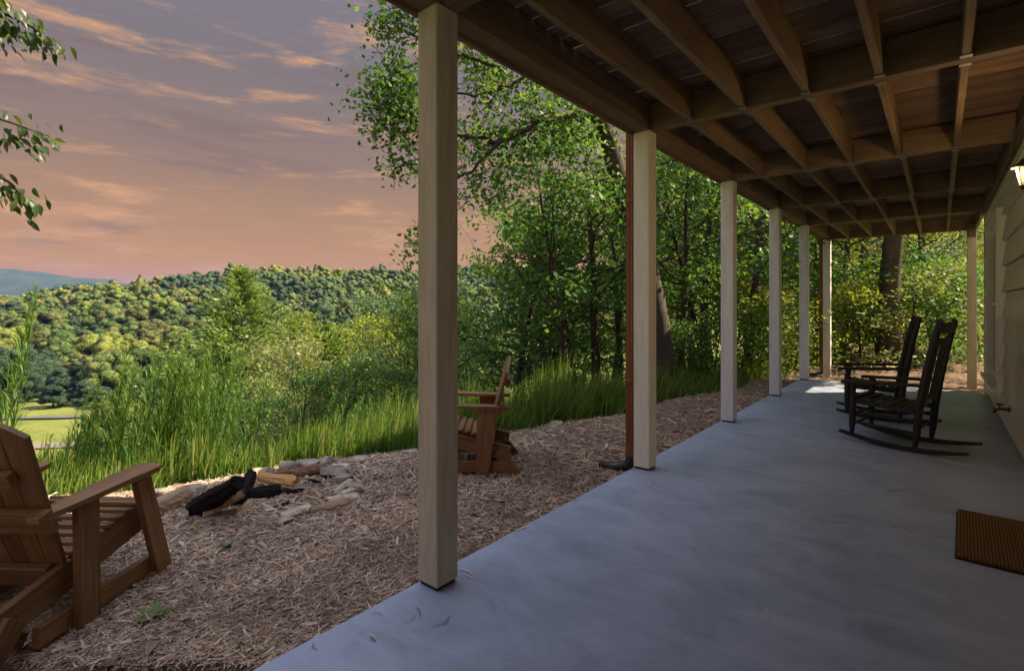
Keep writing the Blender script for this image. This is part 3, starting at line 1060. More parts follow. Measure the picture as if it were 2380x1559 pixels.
# ------------------------------------------------------------------ rocking chairs
def rocking_chair(loc, rz, label):
    t = thing('rocking_chair', label, 'rocking chair', loc, rz, 'black rocking chairs on the patio')
    bp = M['black_paint']

    def rocker_z(x):
        return 0.021 + 0.27 * (x + 0.10) ** 2
    HW = 0.27
    for s in (-1, 1):
        xs = np.linspace(0.43, -0.56, 22)
        top, bot = [], []
        for x in xs:
            hgt = 0.042 * (1 - 0.45 * abs((x + 0.06) / 0.5) ** 3)
            z = rocker_z(x)
            top.append((x, z + hgt - 0.021))
            bot.append((x, z - 0.021))
        outl = [(x, z) for x, z in top] + [(x, z) for x, z in bot[::-1]]
        me = prism(outl, 0.036, 'rocker')
        obj('rocker', me, bp, t, (0, s * HW, 0), (R(90), 0, 0))
        # front leg, turned and tapered at the foot
        z0 = rocker_z(0.32) + 0.01
        fp = [(0.016, z0), (0.021, z0 + 0.03), (0.029, z0 + 0.10), (0.031, 0.28), (0.031, 0.44), (0.024, 0.50), (0.030, 0.54), (0.030, 0.602)]
        lathe('front_leg', [(r, z - z0) for r, z in fp], bp, t, (0.32, s * HW, z0), (0, R(-1.5), 0), 10)
        # rear post, leaning back above the seat
        zr = rocker_z(-0.19) + 0.01
        pts = [(-0.185, s * HW, zr), (-0.19, s * HW, zr + 0.05), (-0.20, s * HW, 0.18), (-0.215, s * HW, 0.38), (-0.25, s * HW, 0.62), (-0.30, s * (HW - 0.005), 0.90), (-0.365, s * (HW - 0.01), 1.19), (-0.37, s * (HW - 0.01), 1.215)]
        tube_obj('rear_post', pts, [0.016, 0.022, 0.030, 0.033, 0.032, 0.029, 0.025, 0.017], bp, t, 10)
        # arm
        ol = [(0.40, -0.045), (0.415, 0.0), (0.40, 0.045), (0.33, 0.052), (0.15, 0.036), (-0.10, 0.028), (-0.26, 0.026), (-0.26, -0.026), (-0.10, -0.028), (0.15, -0.030), (0.33, -0.045)]
        obj('armrest', prism(ol, 0.028, 'armrest'), bp, t, (0.0, s * (HW + 0.008), 0.605), (0, R(3.0), 0))
        for zf, zr2 in ((0.20, 0.17), (0.30, 0.275)):
            tube_obj('side_stretcher', [(0.32, s * HW, zf), (0.06, s * HW, (zf + zr2) / 2), (-0.20, s * HW, zr2)], [0.012, 0.017, 0.012], bp, t, 8)
        plank('seat_rail', (0.335, s * (HW - 0.012), 0.405), (-0.21, s * (HW - 0.012), 0.365), 0.045, 0.024, (0, 1, 0), bp, t)
    for z in (0.17, 0.27):
        tube_obj('front_stretcher', [(0.32, -HW, z), (0.32, 0, z), (0.32, HW, z)], [0.009, 0.014, 0.009], bp, t, 8)
    tube_obj('rear_stretcher', [(-0.20, -HW, 0.22), (-0.20, 0, 0.22), (-0.20, HW, 0.22)], [0.009, 0.013, 0.009], bp, t, 8)
    plank('front_rail', (0.325, -HW, 0.40), (0.325, HW, 0.40), 0.05, 0.022, (1, 0, 0), bp, t)
    for k in range(8):
        u = k / 7.0
        x = 0.315 - u * 0.50
        z = 0.437 - u * 0.036 - 0.020 * math.sin(u * math.pi)
        plank('seat_slat', (x, -HW + 0.005, z), (x, HW - 0.005, z), 0.062, 0.014, (0.07, 0, 1), bp, t)

    def back_x(z):
        return -0.215 - 0.035 * (z - 0.38) / 0.24 if z < 0.62 else np.interp(z, [0.62, 0.90, 1.19], [-0.25, -0.30, -0.365])

    def rail(name, zc_, h, bow):
        ys_ = np.linspace(-HW + 0.012, HW - 0.012, 9)
        V, Fc = [], []
        for i, yy in enumerate(ys_):
            b_ = bow * (1 - (yy / HW) ** 2)
            top = h / 2 + (0.012 if name == 'crest_rail' else 0) * (1 - (yy / HW) ** 2)
            x = float(back_x(zc_)) - b_
            V += [(x + 0.011, yy, zc_ - h / 2), (x + 0.004 - 0.011, yy, zc_ - h / 2), (x - 0.011 - 0.02 * h, yy, zc_ + top), (x + 0.011 - 0.02 * h, yy, zc_ + top)]
        for i in range(len(ys_) - 1):
            a, b2 = i * 4, (i + 1) * 4
            for q in range(4):
                Fc.append((a + q, b2 + q, b2 + (q + 1) % 4, a + (q + 1) % 4))
        Fc += [(3, 2, 1, 0), tuple(len(V) - 4 + q for q in range(4))]
        obj(name, py_mesh(name, V, Fc), bp, t)
    rail('crest_rail', 1.135, 0.085, 0.03)
    rail('back_rail', 1.02, 0.055, 0.03)
    rail('lower_back_rail', 0.50, 0.05, 0.03)
    for k in range(6):
        yy = -0.185 + 0.074 * k
        bw = 0.03 * (1 - (yy / HW) ** 2)
        plank('back_slat', (float(back_x(0.50)) - bw, yy, 0.50), (float(back_x(1.02)) - bw, yy, 1.03), 0.05, 0.011, (1, 0, 0.2), bp, t)
    return t


rocking_chair((-0.30, 6.28, 0.0), R(168), 'black wooden rocking chair with tall slatted back nearer the coir doormat')
rocking_chair((-0.57, 7.62, 0.0), R(187), 'black wooden rocking chair facing the yard under the window')

# ------------------------------------------------------------------ adirondack chairs
def adirondack(loc, rz, label, wedge=False, recl=-0.31, rear=-0.38):
    EX = 0.0 if wedge else 0.085
    t = thing('adirondack_chair', label, 'chair', loc, rz, 'brown adirondack chairs at the fire pit')
    wdm = M['chair_wood']
    HW = 0.275
    for s in (-1, 1):
        plank('lower_rail', (-0.20, s * HW, 0.075), (0.40, s * HW, 0.075), 0.085, 0.034, (0, 1, 0), wdm, t)
        plank('front_leg', (0.455, s * (HW + 0.036), 0.0), (0.30, s * (HW + 0.036), 0.548), 0.095, 0.034, (0, 1, 0), wdm, t)
        if wedge:
            h = 0.55
            ol = [(0.0, -0.05), (h, -0.045), (h, 0.135), (0.0, 0.045)]
            me = prism([(x - h / 2, -y_) for x, y_ in ol], 0.034, 'arm_support')
            plank('arm_support', (0.0, s * (HW + 0.036), 0.0), (0.0, s * (HW + 0.036), h), 0.1, 0.034, (0, 1, 0), wdm, t, mesh=me)
        else:
            plank('arm_support', (0.0, s * (HW + 0.036), 0.0), (-0.01, s * (HW + 0.036), 0.545), 0.105, 0.034, (0, 1, 0), wdm, t)
        plank('seat_stringer', (0.42, s * (HW - 0.036), 0.33), (rear, s * (HW - 0.036), 0.165), 0.125, 0.034, (0, 1, 0), wdm, t)
        plank('hind_leg', (rear + 0.10, s * (HW - 0.001), 0.20), (rear - 0.06, s * (HW - 0.001), 0.0), 0.09, 0.033, (0, 1, 0), wdm, t)
        plank('strut', (rear + 0.02, s * (HW - 0.075), 0.17), (rear + 0.20, s * (HW - 0.075), 0.05), 0.06, 0.03, (0, 1, 0), wdm, t)
        ol = [(-0.36, 0.025), (-0.36, -0.03), (-0.20, -0.05), (0.10, -0.066), (0.22, -0.075), (0.262, -0.055), (0.275, 0.0), (0.262, 0.055), (0.22, 0.075), (0.10, 0.07), (-0.20, 0.05)]
        obj('armrest', prism(ol, 0.024, 'armrest'), wdm, t, (0.125, s * (HW + 0.02), 0.569), (0, R(-2.0), 0))
    # seat slats follow the stringers, rounded at the front
    for k in range(8):
        u = k / 7.0
        x = 0.43 - u * 0.42
        z = 0.405 - u * 0.085
        if k == 0:
            x, z = 0.437, 0.37
            plank('seat_slat', (x, -HW - 0.005, z), (x, HW + 0.005, z), 0.065, 0.02, (1, 0, 0.5), wdm, t)
        else:
            plank('seat_slat', (x, -HW + 0.02, z), (x, HW - 0.02, z), 0.062, 0.020, (0.18, 0, 1), wdm, t)
    # fan back with arched top
    p_b, p_t = Vector((-0.03, 0, 0.25)), Vector((recl, 0, 0.92))
    axis = (p_t - p_b).normalized()
    nrm = Vector((axis.z, 0, -axis.x))
    nb = 7
    for k in range(nb):
        u = (k - (nb - 1) / 2) / ((nb - 1) / 2)
        yb, yt = u * 0.215, u * 0.305
        Lk = 0.655 + EX + 0.06 * (1 - u * u)
        w0, w1 = 0.066, 0.097
        nx = 6
        topc = []
        for q in range(nx + 1):
            f = q / nx * 2 - 1
            yy = u + f * 0.16
            topc.append((0.655 + EX + 0.07 * (1 - yy * yy), f * w1 / 2))
        ol = [(0, -w0 / 2)] + topc + [(0, w0 / 2)]
        me = prism([(x - Lk / 2, -yv) for x, yv in ol], 0.02, 'back_slat')
        a = p_b + Vector((0, yb, 0))
        b_ = p_b + axis * Lk + Vector((0, yt, 0))
        plank('back_slat', a, b_, w0, 0.02, nrm, wdm, t, mesh=me)
    bk = -nrm * 0.035
    for f, hw, wd in ((0.47, HW + 0.055, 0.105), (0.03, HW - 0.055, 0.10), (0.78, 0.25, 0.06)):
        c = p_b + axis * (0.68 * f) - Vector((0, 0, 0)) - nrm * 0.031
        plank('back_rail', c + Vector((0, -hw, 0)), c + Vector((0, hw, 0)), wd, 0.036, nrm, wdm, t)
    return t


c1 = at_floor(255, 1400)
cz = gz(-3.03, 0.66) + 0.03
adirondack((-3.105, 0.36, cz), math.atan2(0.80, -0.60), 'brown wooden adirondack chair seen from behind facing the fire pit logs')
c2z = gz(-2.75, 3.2) + 0.03
adirondack((-3.06, 3.30, c2z), math.atan2(-0.64 - 0.77 * 0.02, -0.77 + 0.64 * 0.02), 'brown wooden adirondack chair in profile across the pit by tall grass', True, -0.22, -0.22)

# ------------------------------------------------------------------ fire pit: logs and stones
def log(name, p0, p1, r, mat, label, group, endmat=None, split=0.0, seed=0):
    p0, p1 = Vector(p0), Vector(p1)
    rng = random.Random(seed + 31)
    L = (p1 - p0).length
    n, sd_ = 15, 16
    V = []
    ph = rng.uniform(0, 6)
    for i in range(n):
        u = i / (n - 1)
        rr = r * (1 + 0.10 * math.sin(u * 5 + ph) + rng.uniform(-0.05, 0.05)) * (0.82 + 0.18 * math.sin(math.pi * min(max(u, 0.08), 0.92)))
        cyy, czz = 0.12 * r * math.sin(u * 4 + ph), 0.1 * r * math.cos(u * 3 + ph)
        for k in range(sd_):
            a = 2 * math.pi * k / sd_
            q = 1 + 0.09 * math.sin(3 * a + ph + u) + 0.05 * math.sin(7 * a + 3 * ph) + rng.uniform(-0.075, 0.075)
            yv, zv = rr * q * math.cos(a), rr * q * math.sin(a)
            if split:
                zv = max(zv, -r * split)
                if yv + zv > r * (1.45 - split):
                    d_ = (yv + zv - r * (1.45 - split)) / 2
                    yv -= d_
                    zv -= d_
            V.append(((u - 0.5) * L + rng.uniform(-0.015, 0.015) * (i in (0, n - 1)), yv + cyy, zv + czz))
    Fc = [(i * sd_ + k, i * sd_ + (k + 1) % sd_, (i + 1) * sd_ + (k + 1) % sd_, (i + 1) * sd_ + k) for i in range(n - 1) for k in range(sd_)]
    Fc += [tuple(range(sd_))[::-1], tuple(range((n - 1) * sd_, n * sd_))]
    o = obj(name, py_mesh(name, V, Fc, False), mat, None, (p0 + p1) / 2, basis(p0, p1, (0.2, 0.1, 1)))
    tag(o, label, 'log', group)
    if endmat is not None:
        for sgn, off in ((-1, 0), (1, (n - 1) * sd_)):
            c = np.mean([V[off + k] for k in range(sd_)], axis=0)
            EV = [tuple(c + (np.array(V[off + k]) - c) * 0.93 + np.array([sgn * 0.004, 0, 0])) for k in range(sd_)] + [tuple(c + np.array([sgn * 0.006, 0, 0]))]
            EF = [((k + 1) % sd_, k, sd_) if sgn < 0 else (k, (k + 1) % sd_, sd_) for k in range(sd_)]
            obj('cut_end', py_mesh('cut_end', EV, EF), endmat, o)
    return o


def zp(px, py, zz):
    """yard point at height zz"""
    return at(px, py, (CAM_H - zz) * 1197.0 / (py - 708))


def gp(px, py, up=0.0):
    p = at_floor(px, py)
    z = gz(p.x, p.y) + 0.022
    p = at(px, py, (CAM_H - z) * 1197.0 / (py - 708))
    p.z = gz(p.x, p.y) + 0.022 + up
    return p


def Z4(u, v):
    return (550 + u / 2.975) / 1.3882, (1400 + v / 2.975) / 1.3882


LG = 'logs in the fire pit'
a, b_ = gp(*Z4(225, 800), 0.05), zp(*Z4(650, 455), 0.20)
log('charred_log', a, b_, 0.062, M['char'], 'thick charred black log leaning over the fire pit', LG, M['char'], 0, 1)
a, b_ = gp(*Z4(330, 815), 0.045), zp(*Z4(690, 570), 0.08)
log('split_log', a, b_, 0.046, M['split_tan'], 'tan split log lying under the thick charred log', LG, M['bark'], 0.5, 2)
a, b_ = gp(*Z4(860, 560), 0.12), gp(*Z4(1200, 580), 0.085)
log('split_log', a, b_, 0.045, M['split_orange'], 'fresh orange split log resting across the fire pit', LG, M['split_orange'], 0.35, 3)
a, b_ = gp(*Z4(760, 640), 0.06), gp(*Z4(1040, 610), 0.045)
log('charred_log', a, b_, 0.048, M['char'], 'short charred log under the fresh orange split log', LG, M['char'], 0, 4)
a, b_ = gp(*Z4(640, 720), 0.045), gp(*Z4(770, 560), 0.13)
log('charred_log', a, b_, 0.05, M['char'], 'stubby charred log end propped against the thick charred log', LG, M['char'], 0, 5)
a, b_ = gp(*Z4(1180, 430), 0.045), gp(*Z4(1490, 395), 0.055)
log('split_log', a, b_, 0.048, M['split_red'], 'reddish brown split log at the back of the pit by the grass', LG, M['split_tan'], 0.4, 6)
a, b_ = gp(*Z4(1560, 625), 0.04), gp(*Z4(1720, 520), 0.045)
log('split_log', a, b_, 0.034, M['split_pale'], 'pale split log at the pit rim, leaning on a stone', LG, M['split_pale'], 0.4, 7)
a, b_ = gp(*Z4(1640, 640), 0.035), gp(*Z4(1800, 570), 0.045)
log('split_log', a, b_, 0.036, M['split_pale'], 'whitish split log lowest beside the pale rim stones', LG, M['split_pale'], 0.3, 8)
a, b_ = gp(350, 1205, 0.06), gp(432, 1168, 0.06)
log('log', a, b_, 0.062, M['split_tan'], 'round tan log with dark end beside the adirondack chair leg', LG, M['bark'], 0, 9)
a, b_ = gp(*Z4(440, 810), 0.03), gp(*Z4(610, 800), 0.03)
log('split_log', a, b_, 0.026, M['split_red'], 'thin reddish split stick in front of the tan split log', LG, M['split_tan'], 0.4, 10)


for i, (u0, v0, u1, v1, r_, mt_, lb) in enumerate([
        (1060, 850, 1330, 770, 0.042, 'split_pale', 'long weathered split log along the front rim of the pit'),
        (1340, 780, 1700, 700, 0.036, 'split_tan', 'long thin split log closing the rim towards the patio'),
        (1500, 690, 1780, 625, 0.034, 'split_pale', 'weathered split log lying beside the closing rim log'),
        (1320, 860, 1480, 840, 0.020, 'split_pale', 'short thin slab of wood on the mulch in front of the rim log'),
        (1000, 420, 1190, 400, 0.034, 'split_red', 'dark red split log end to end with the reddish back log'),
        (1480, 400, 1700, 370, 0.046, 'split_pale', 'thick grey split log at the back corner of the pit'),
        (820, 470, 920, 600, 0.038, 'split_tan', 'tan split log end poking out beside the orange log'),
        (640, 830, 770, 690, 0.030, 'split_tan', 'tan split stub standing against the charred logs')]):
    a, b_ = gp(*Z4(u0, v0), r_ * 0.8), gp(*Z4(u1, v1), r_ * 0.8)
    log('split_log', a, b_, r_, M[mt_], lb, LG, M['split_tan'], 0.4, 80 + i)


def ico():
    import bmesh
    bm = bmesh.new()
    bmesh.ops.create_icosphere(bm, subdivisions=2, radius=1.0)
    V = np.array([v.co[:] for v in bm.verts])
    Fc = [[v.index for v in f.verts] for f in bm.faces]
    bm.free()
    return V, Fc


ICO_V, ICO_F = ico()


def stone(p, lx, ly, lz, rz, label, group, seed, mat=None, tilt=0.0):
    rng = np.random.default_rng(seed)
    V = ICO_V.copy()
    for _ in range(12):      # chop flat facets
        d = rng.normal(size=3)
        d[2] *= 1.3
        d /= np.linalg.norm(d)
        lim = rng.uniform(0.38, 0.78)
        over = np.maximum(V @ d - lim, 0)
        V = V - over[:, None] * d[None, :]
    V += rng.normal(scale=0.03, size=V.shape)
    V = V * np.array([lx, ly, lz * 1.25]) * 0.72
    me = py_mesh('stone', V, ICO_F)
    o = obj('stone', me, mat or M['stone'], None, (p.x, p.y, p.z + lz * 0.42), (tilt, 0, rz))
    return tag(o, label, 'stone', group)


for i, (u, v_, du, dv) in enumerate([(880, 700, 120, 60), (1000, 640, 60, 110), (1120, 600, 150, -30), (1300, 620, 120, 40), (1380, 560, 60, 90), (900, 560, 40, 60), (1250, 500, 130, -60),
                                     (760, 720, 30, -110), (1000, 740, 130, -40), (1180, 690, 160, 20), (1420, 640, 50, 80), (1330, 470, 110, 30), (700, 760, 90, 20), (1060, 540, 90, 30)]):
    a, b_ = gp(*Z4(u, v_), 0.022), gp(*Z4(u + du, v_ + dv), 0.028)
    log('stick', a, b_, 0.008 + 0.004 * (i % 3), M[('split_pale', 'split_tan', 'char')[i % 3]],
        ('pale broken stick on the ash inside the fire pit ring', 'tan broken stick on the ash inside the fire pit ring', 'thin charred stick on the ash inside the fire pit ring')[i % 3], 'broken sticks inside the fire pit', None, 0, 60 + i)
SG = 'stones ringing the fire pit'
rim = [  # zoom u, v, length, depth, height, yaw
    (90, 630, 0.22, 0.14, 0.07, 0.9), (210, 560, 0.16, 0.12, 0.07, 0.5), (20, 700, 0.2, 0.12, 0.05, 0.2),
    (1120, 350, 0.20, 0.14, 0.09, 0.4), (1330, 310, 0.24, 0.14, 0.08, 0.8), (1500, 290, 0.16, 0.12, 0.08, 0.6),
    (1600, 400, 0.24, 0.18, 0.11, 0.7), (1660, 470, 0.18, 0.12, 0.08, 0.3), (1780, 570, 0.14, 0.10, 0.09, 0.9),
    (1740, 640, 0.16, 0.10, 0.06, 0.8), (1100, 870, 0.12, 0.09, 0.05, 0.5),
    (940, 380, 0.14, 0.10, 0.06, 0.3), (820, 380, 0.16, 0.10, 0.06, 0.6),
]
for i, (u, v_, lx, ly, lz, rz) in enumerate(rim):
    stone(gp(*Z4(u, v_)), lx, ly, lz, R(YAW) + rz - 0.6, 'flat tan stone in the ring round the fire pit', SG, 100 + i)
for i, (px, py, lx, ly, lz) in enumerate([(840, 1070, 0.14, 0.10, 0.06), (950, 1052, 0.17, 0.10, 0.05), (1287, 983, 0.22, 0.12, 0.07), (1325, 976, 0.13, 0.1, 0.06),
                                          (360, 1158, 0.24, 0.14, 0.07), (410, 1160, 0.16, 0.1, 0.06), (300, 1180, 0.16, 0.12, 0.06), (1365, 968, 0.12, 0.09, 0.05)]):
    stone(gp(px, py), lx, ly, lz, R(YAW) + 0.3 * i, 'pale stone at the grassy edge of the mulch', 'pale stones along the mulch edge', 200 + i)
for i, (px, py, lx, ly, lz) in enumerate([(748, 1280, 0.10, 0.03, 0.02), (870, 1262, 0.16, 0.05, 0.018)]):
    p = gp(px, py)
    log('bark_chip', p + Vector((-lx / 2, -0.03, 0.012)), p + Vector((lx / 2, 0.05, 0.014)), ly * 0.35, M['split_tan'], 'loose strip of wood lying on the open mulch', 'loose wood strips on the mulch', None, 0.2, 40 + i)

# ------------------------------------------------------------------ mulch shreds (uncountable)
NM = 145000
cand_z = 1.3 / np.sqrt(RNG.uniform(0.004, 0.42, NM * 3))        # nearer ground gets more
cand_z = np.clip(cand_z, 1.3, 18)
lat = RNG.uniform(-1.35, 0.75, NM * 3) * cand_z
X = -sy_ * cand_z + cy_ * lat
Y = cy_ * cand_z + sy_ * lat
e = crest_e(X, Y)
onslab = (X > -1.975) & (X < -1.9 + RNG.exponential(0.07, len(X))) & (RNG.uniform(size=len(X)) < 0.0012) & (Y < 10.6) & (Y > 0.3)
ok = onslab | (e < 0.12) & (X < -1.975) | ((Y > 10.72) & (e < 0) & (X < 2.0) & (Y < 16))
X, Y = X[ok][:NM], Y[ok][:NM]
n = len(X)
Lh = RNG.uniform(0.016, 0.055, n) * (1 + 0.05 * np.hypot(X, Y))
Wd = RNG.uniform(0.0009, 0.0030, n) * (1 + 0.12 * np.hypot(X, Y))
big_ = RNG.uniform(size=n) < 0.025
Wd = np.where(big_, Wd * 3.2, Wd)
Lh = np.where(big_, Lh * 1.25, Lh)
th = RNG.uniform(0, 2 * np.pi, n)
pit = RNG.normal(0, 0.22, n)
Zc = np.where(X > -1.96, 0.004, mulch_z(X, Y) + RNG.uniform(0.002, 0.026, n))
pit_flat = X > -1.96
pit = np.where(pit_flat, 0.0, pit)
dx, dy, dz = np.cos(th) * np.cos(pit), np.sin(th) * np.cos(pit), np.sin(pit)
nx_, ny_ = -np.sin(th), np.cos(th)
bend = RNG.normal(0, 0.45, n) * Lh
roll = RNG.uniform(-0.5, 0.5, n)
P = []
for f in (-1, 0, 1):
    cx = X + dx * Lh * f + nx_ * bend * (0 if f else 1)
    cyv = Y + dy * Lh * f + ny_ * bend * (0 if f else 1)
    czv = Zc + dz * Lh * f + (0.004 if f == 0 else 0)
    wd = Wd * (0.6 if f else 1.0)
    for sg in (-1, 1):
        P.append(np.stack([cx + sg * nx_ * wd, cyv + sg * ny_ * wd, czv + sg * roll * wd], -1))
V = np.stack(P, 1).reshape(-1, 3)
b0 = np.arange(n)[:, None] * 6
Q = np.concatenate([b0 + np.array([0, 2, 3, 1]), b0 + np.array([2, 4, 5, 3])], 0)
tag(obj('mulch_shreds', np_mesh('mulch_shreds', V, Q), M['mulch_shreds']), 'shredded brown wood mulch covering the bed beside the patio', 'mulch', kind='stuff')

# ------------------------------------------------------------------ foliage builders
def leaf_quads(C, L, W, rng, up=0.6, droop=0.0):
    """one rhombic leaf for each centre"""
    n = len(C)
    nor = rng.normal(size=(n, 3)) * (1 - up)
    nor[:, 2] += up
    nor /= np.linalg.norm(nor, axis=1)[:, None] + 1e-9
    d = rng.normal(size=(n, 3))
    d[:, 2] -= droop
    d -= (d * nor).sum(1)[:, None] * nor
    d /= np.linalg.norm(d, axis=1)[:, None] + 1e-9
    s = np.cross(nor, d)
    L = L * rng.uniform(0.65, 1.3, n)
    W = W * rng.uniform(0.65, 1.3, n)
    V = np.stack([C - d * L[:, None] / 2, C + s * W[:, None] / 2 + d * (L * 0.08)[:, None] - nor * (W * 0.18)[:, None], C + d * L[:, None] / 2,
                  C - s * W[:, None] / 2 + d * (L * 0.08)[:, None] - nor * (W * 0.18)[:, None]], 1).reshape(-1, 3)
    Q = np.arange(n)[:, None] * 4 + np.arange(4)
    return V, Q


def wob(rng, p, d, L, n, amp, lift=0.0):
    pts = [np.array(p, float)]
    d = np.array(d, float)
    d /= np.linalg.norm(d)
    for _ in range(n):
        d = d + rng.normal(scale=amp, size=3) + np.array([0, 0, lift])
        d /= np.linalg.norm(d)
        pts.append(pts[-1] + d * L / n)
    return np.array(pts)


def grow(seed, H, r0, base, spread, nb=16, sub=5, leaves=26, LS=0.11, lean=(0, 0), spreadz=0.16, lift=0.05, top=1.0):
    """trunk with limbs and a leafy crown; returns (wood mesh, leaf mesh)"""
    rng = np.random.default_rng(seed)
    wood = Acc()
    trunk = wob(rng, (0, 0, -0.25), (lean[0], lean[1], 1), H + 0.25, 9, 0.055)
    tr = r0 * (1 - 0.86 * np.linspace(0, 1, 10) ** 1.2)
    tr[0] *= 1.35
    wood.tube(trunk, tr, 9)
    cents = []
    for i in range(nb):
        u = (i + rng.uniform(0, 0.9)) / nb
        zf = base + (top - base) * u
        f = zf * 9
        k = min(int(f), 8)
        p = trunk[k] + (trunk[k + 1] - trunk[k]) * (f - k)
        a = i * 2.4 + rng.uniform(-0.5, 0.5)
        shape = math.sin(math.pi * min(0.18 + 0.82 * u, 1.0)) ** 0.7
        L = spread * (0.35 + 0.75 * shape) * rng.uniform(0.7, 1.15)
        elv = 0.15 + 0.75 * u
        d = (math.cos(a), math.sin(a), elv)
        br = wob(rng, p, d, L, 5, 0.16, lift)
        rb = max(tr[k] * 0.42, 0.008)
        wood.tube(br, np.linspace(rb, rb * 0.25, 6), 6, False)
        for j in range(sub):
            q = rng.uniform(0.3, 1.0)
            kk_ = min(int(q * 5), 4)
            pp = br[kk_] + (br[kk_ + 1] - br[kk_]) * (q * 5 - kk_)
            d2 = (br[-1] - br[0]) / L + rng.normal(scale=0.65, size=3)
            L2 = L * rng.uniform(0.22, 0.5)
            b2 = wob(rng, pp, d2, L2, 3, 0.25, 0.03)
            wood.tube(b2, np.linspace(rb * 0.3, 0.004, 4), 4, False)
            m_ = max(4, int(leaves * rng.uniform(0.5, 1.3)))
            w_ = rng.uniform(0.25, 1.05, m_)
            idx = np.clip((w_ * 3).astype(int), 0, 2)
            base_p = b2[idx] + (b2[idx + 1] - b2[idx]) * (w_ * 3 - idx)[:, None]
            cents.append(base_p + rng.normal(size=(m_, 3)) * np.array([spreadz * 1.25, spreadz * 1.25, spreadz * 0.7]))
    C = np.vstack(cents)
    V, Q = leaf_quads(C, LS, LS * 0.55, rng, 0.55, 0.35)
    return wood.mesh('trunk', True), np_mesh('crown', V, Q)


def conifer(seed, H, Rr, n_whorl=30):
    rng = np.random.default_rng(seed)
    wood = Acc()
    tr = wob(rng, (0, 0, -0.3), (0, 0, 1), H + 0.3, 8, 0.02)
    wood.tube(tr, np.linspace(0.16, 0.015, 9), 8)
    cents, dirs = [], []
    for i in range(n_whorl):
        u = (i + 0.5) / n_whorl
        z = H * (0.10 + 0.90 * u)
        L0 = Rr * (1 - u) ** 0.85 + 0.12
        f = min((z + 0.3) / (H + 0.3) * 8, 7.99)
        p0 = tr[int(f)] + (tr[int(f) + 1] - tr[int(f)]) * (f - int(f))
        for j in range(9):
            a = rng.uniform(0, 2 * np.pi)
            L = L0 * rng.uniform(0.5, 1.2)
            d = np.array([math.cos(a), math.sin(a), 0.10 + 0.5 * u])
            br = wob(rng, p0, d, L, 4, 0.08, -0.04)
            br[-1, 2] += 0.05 * L
            wood.tube(br, np.linspace(0.025 * (1 - u) + 0.008, 0.004, 5), 4, False)
            m_ = int(36 + 150 * L / Rr)
            w_ = rng.uniform(0.12, 1.03, m_) ** 0.8
            k = np.clip((w_ * 4).astype(int), 0, 3)
            c = br[k] + (br[k + 1] - br[k]) * (w_ * 4 - k)[:, None]
            side = rng.normal(size=m_) * 0.16 * L * (1.15 - w_)
            perp = np.array([-math.sin(a), math.cos(a), 0])
            c = c + side[:, None] * perp + rng.normal(size=(m_, 3)) * 0.13
            c[:, 2] -= np.abs(side) * 0.25
            cents.append(c)
            dv = np.tile(d, (m_, 1)) + np.sign(side)[:, None] * perp * 0.7 + rng.normal(size=(m_, 3)) * 0.25
            dirs.append(dv)
    C, D = np.vstack(cents), np.vstack(dirs)
    D /= np.linalg.norm(D, axis=1)[:, None]
    n = len(C)
    s = np.cross(D, rng.normal(size=(n, 3)))
    s /= np.linalg.norm(s, axis=1)[:, None]
    L, W = rng.uniform(0.14, 0.36, n)[:, None], rng.uniform(0.025, 0.06, n)[:, None]
    V = np.stack([C - D * L / 2, C + s * W, C + D * L / 2, C - s * W], 1).reshape(-1, 3)
    return wood.mesh('trunk', True), np_mesh('crown', V, np.arange(n)[:, None] * 4 + np.arange(4))


def far_tree_arrays(seed, nq, lobes=9, H=12.0, Rr=4.6, qs=1.0, cone=False):
    """a whole wood tree of leaf clumps round lobes, seen from far off"""
    rng = np.random.default_rng(seed)
    C, Nn = [], []
    if cone:
        u = rng.uniform(0, 1, nq) ** 0.7
        a = rng.uniform(0, 2 * np.pi, nq)
        r = Rr * 0.62 * (1.02 - u) * rng.uniform(0.75, 1.1, nq)
        C = np.stack([r * np.cos(a), r * np.sin(a), H * (0.12 + 0.88 * u)], -1)
        Nn = np.stack([np.cos(a), np.sin(a), 0 * a + 0.35], -1)
    else:
        ctr = []
        for i in range(lobes):
            a = i * 2.4 + rng.uniform(0, 1)
            q = rng.uniform(0, 1)
            rr = Rr * 0.62 * math.sqrt(q)
            z = H * (0.42 + 0.38 * (1 - q)) + rng.uniform(-0.8, 0.8)
            ctr.append((rr * math.cos(a), rr * math.sin(a), z, Rr * rng.uniform(0.36, 0.56)))
        per = nq // lobes
        for (x, y, z, r) in ctr:
            d = rng.normal(size=(per, 3))
            d[:, 2] = np.abs(d[:, 2]) * 1.0 - 0.35
            d /= np.linalg.norm(d, axis=1)[:, None]
            C.append(np.array([x, y, z]) + d * r * rng.uniform(0.8, 1.08, per)[:, None])
            Nn.append(d)
        C, Nn = np.vstack(C), np.vstack(Nn)
    Nn = Nn / np.linalg.norm(Nn, axis=1)[:, None] + rng.normal(size=C.shape) * 0.24
    Nn /= np.linalg.norm(Nn, axis=1)[:, None]
    d = rng.normal(size=C.shape)
    d -= (d * Nn).sum(1)[:, None] * Nn
    d /= np.linalg.norm(d, axis=1)[:, None]
    s = np.cross(Nn, d)
    n = len(C)
    L = (qs * rng.uniform(0.5, 1.2, n))[:, None]
    V = np.stack([C - d * L / 2, C + s * L * 0.38, C + d * L / 2, C - s * L * 0.38], 1).reshape(-1, 3)
    Q = np.arange(n)[:, None] * 4 + np.arange(4)
    return V, Q


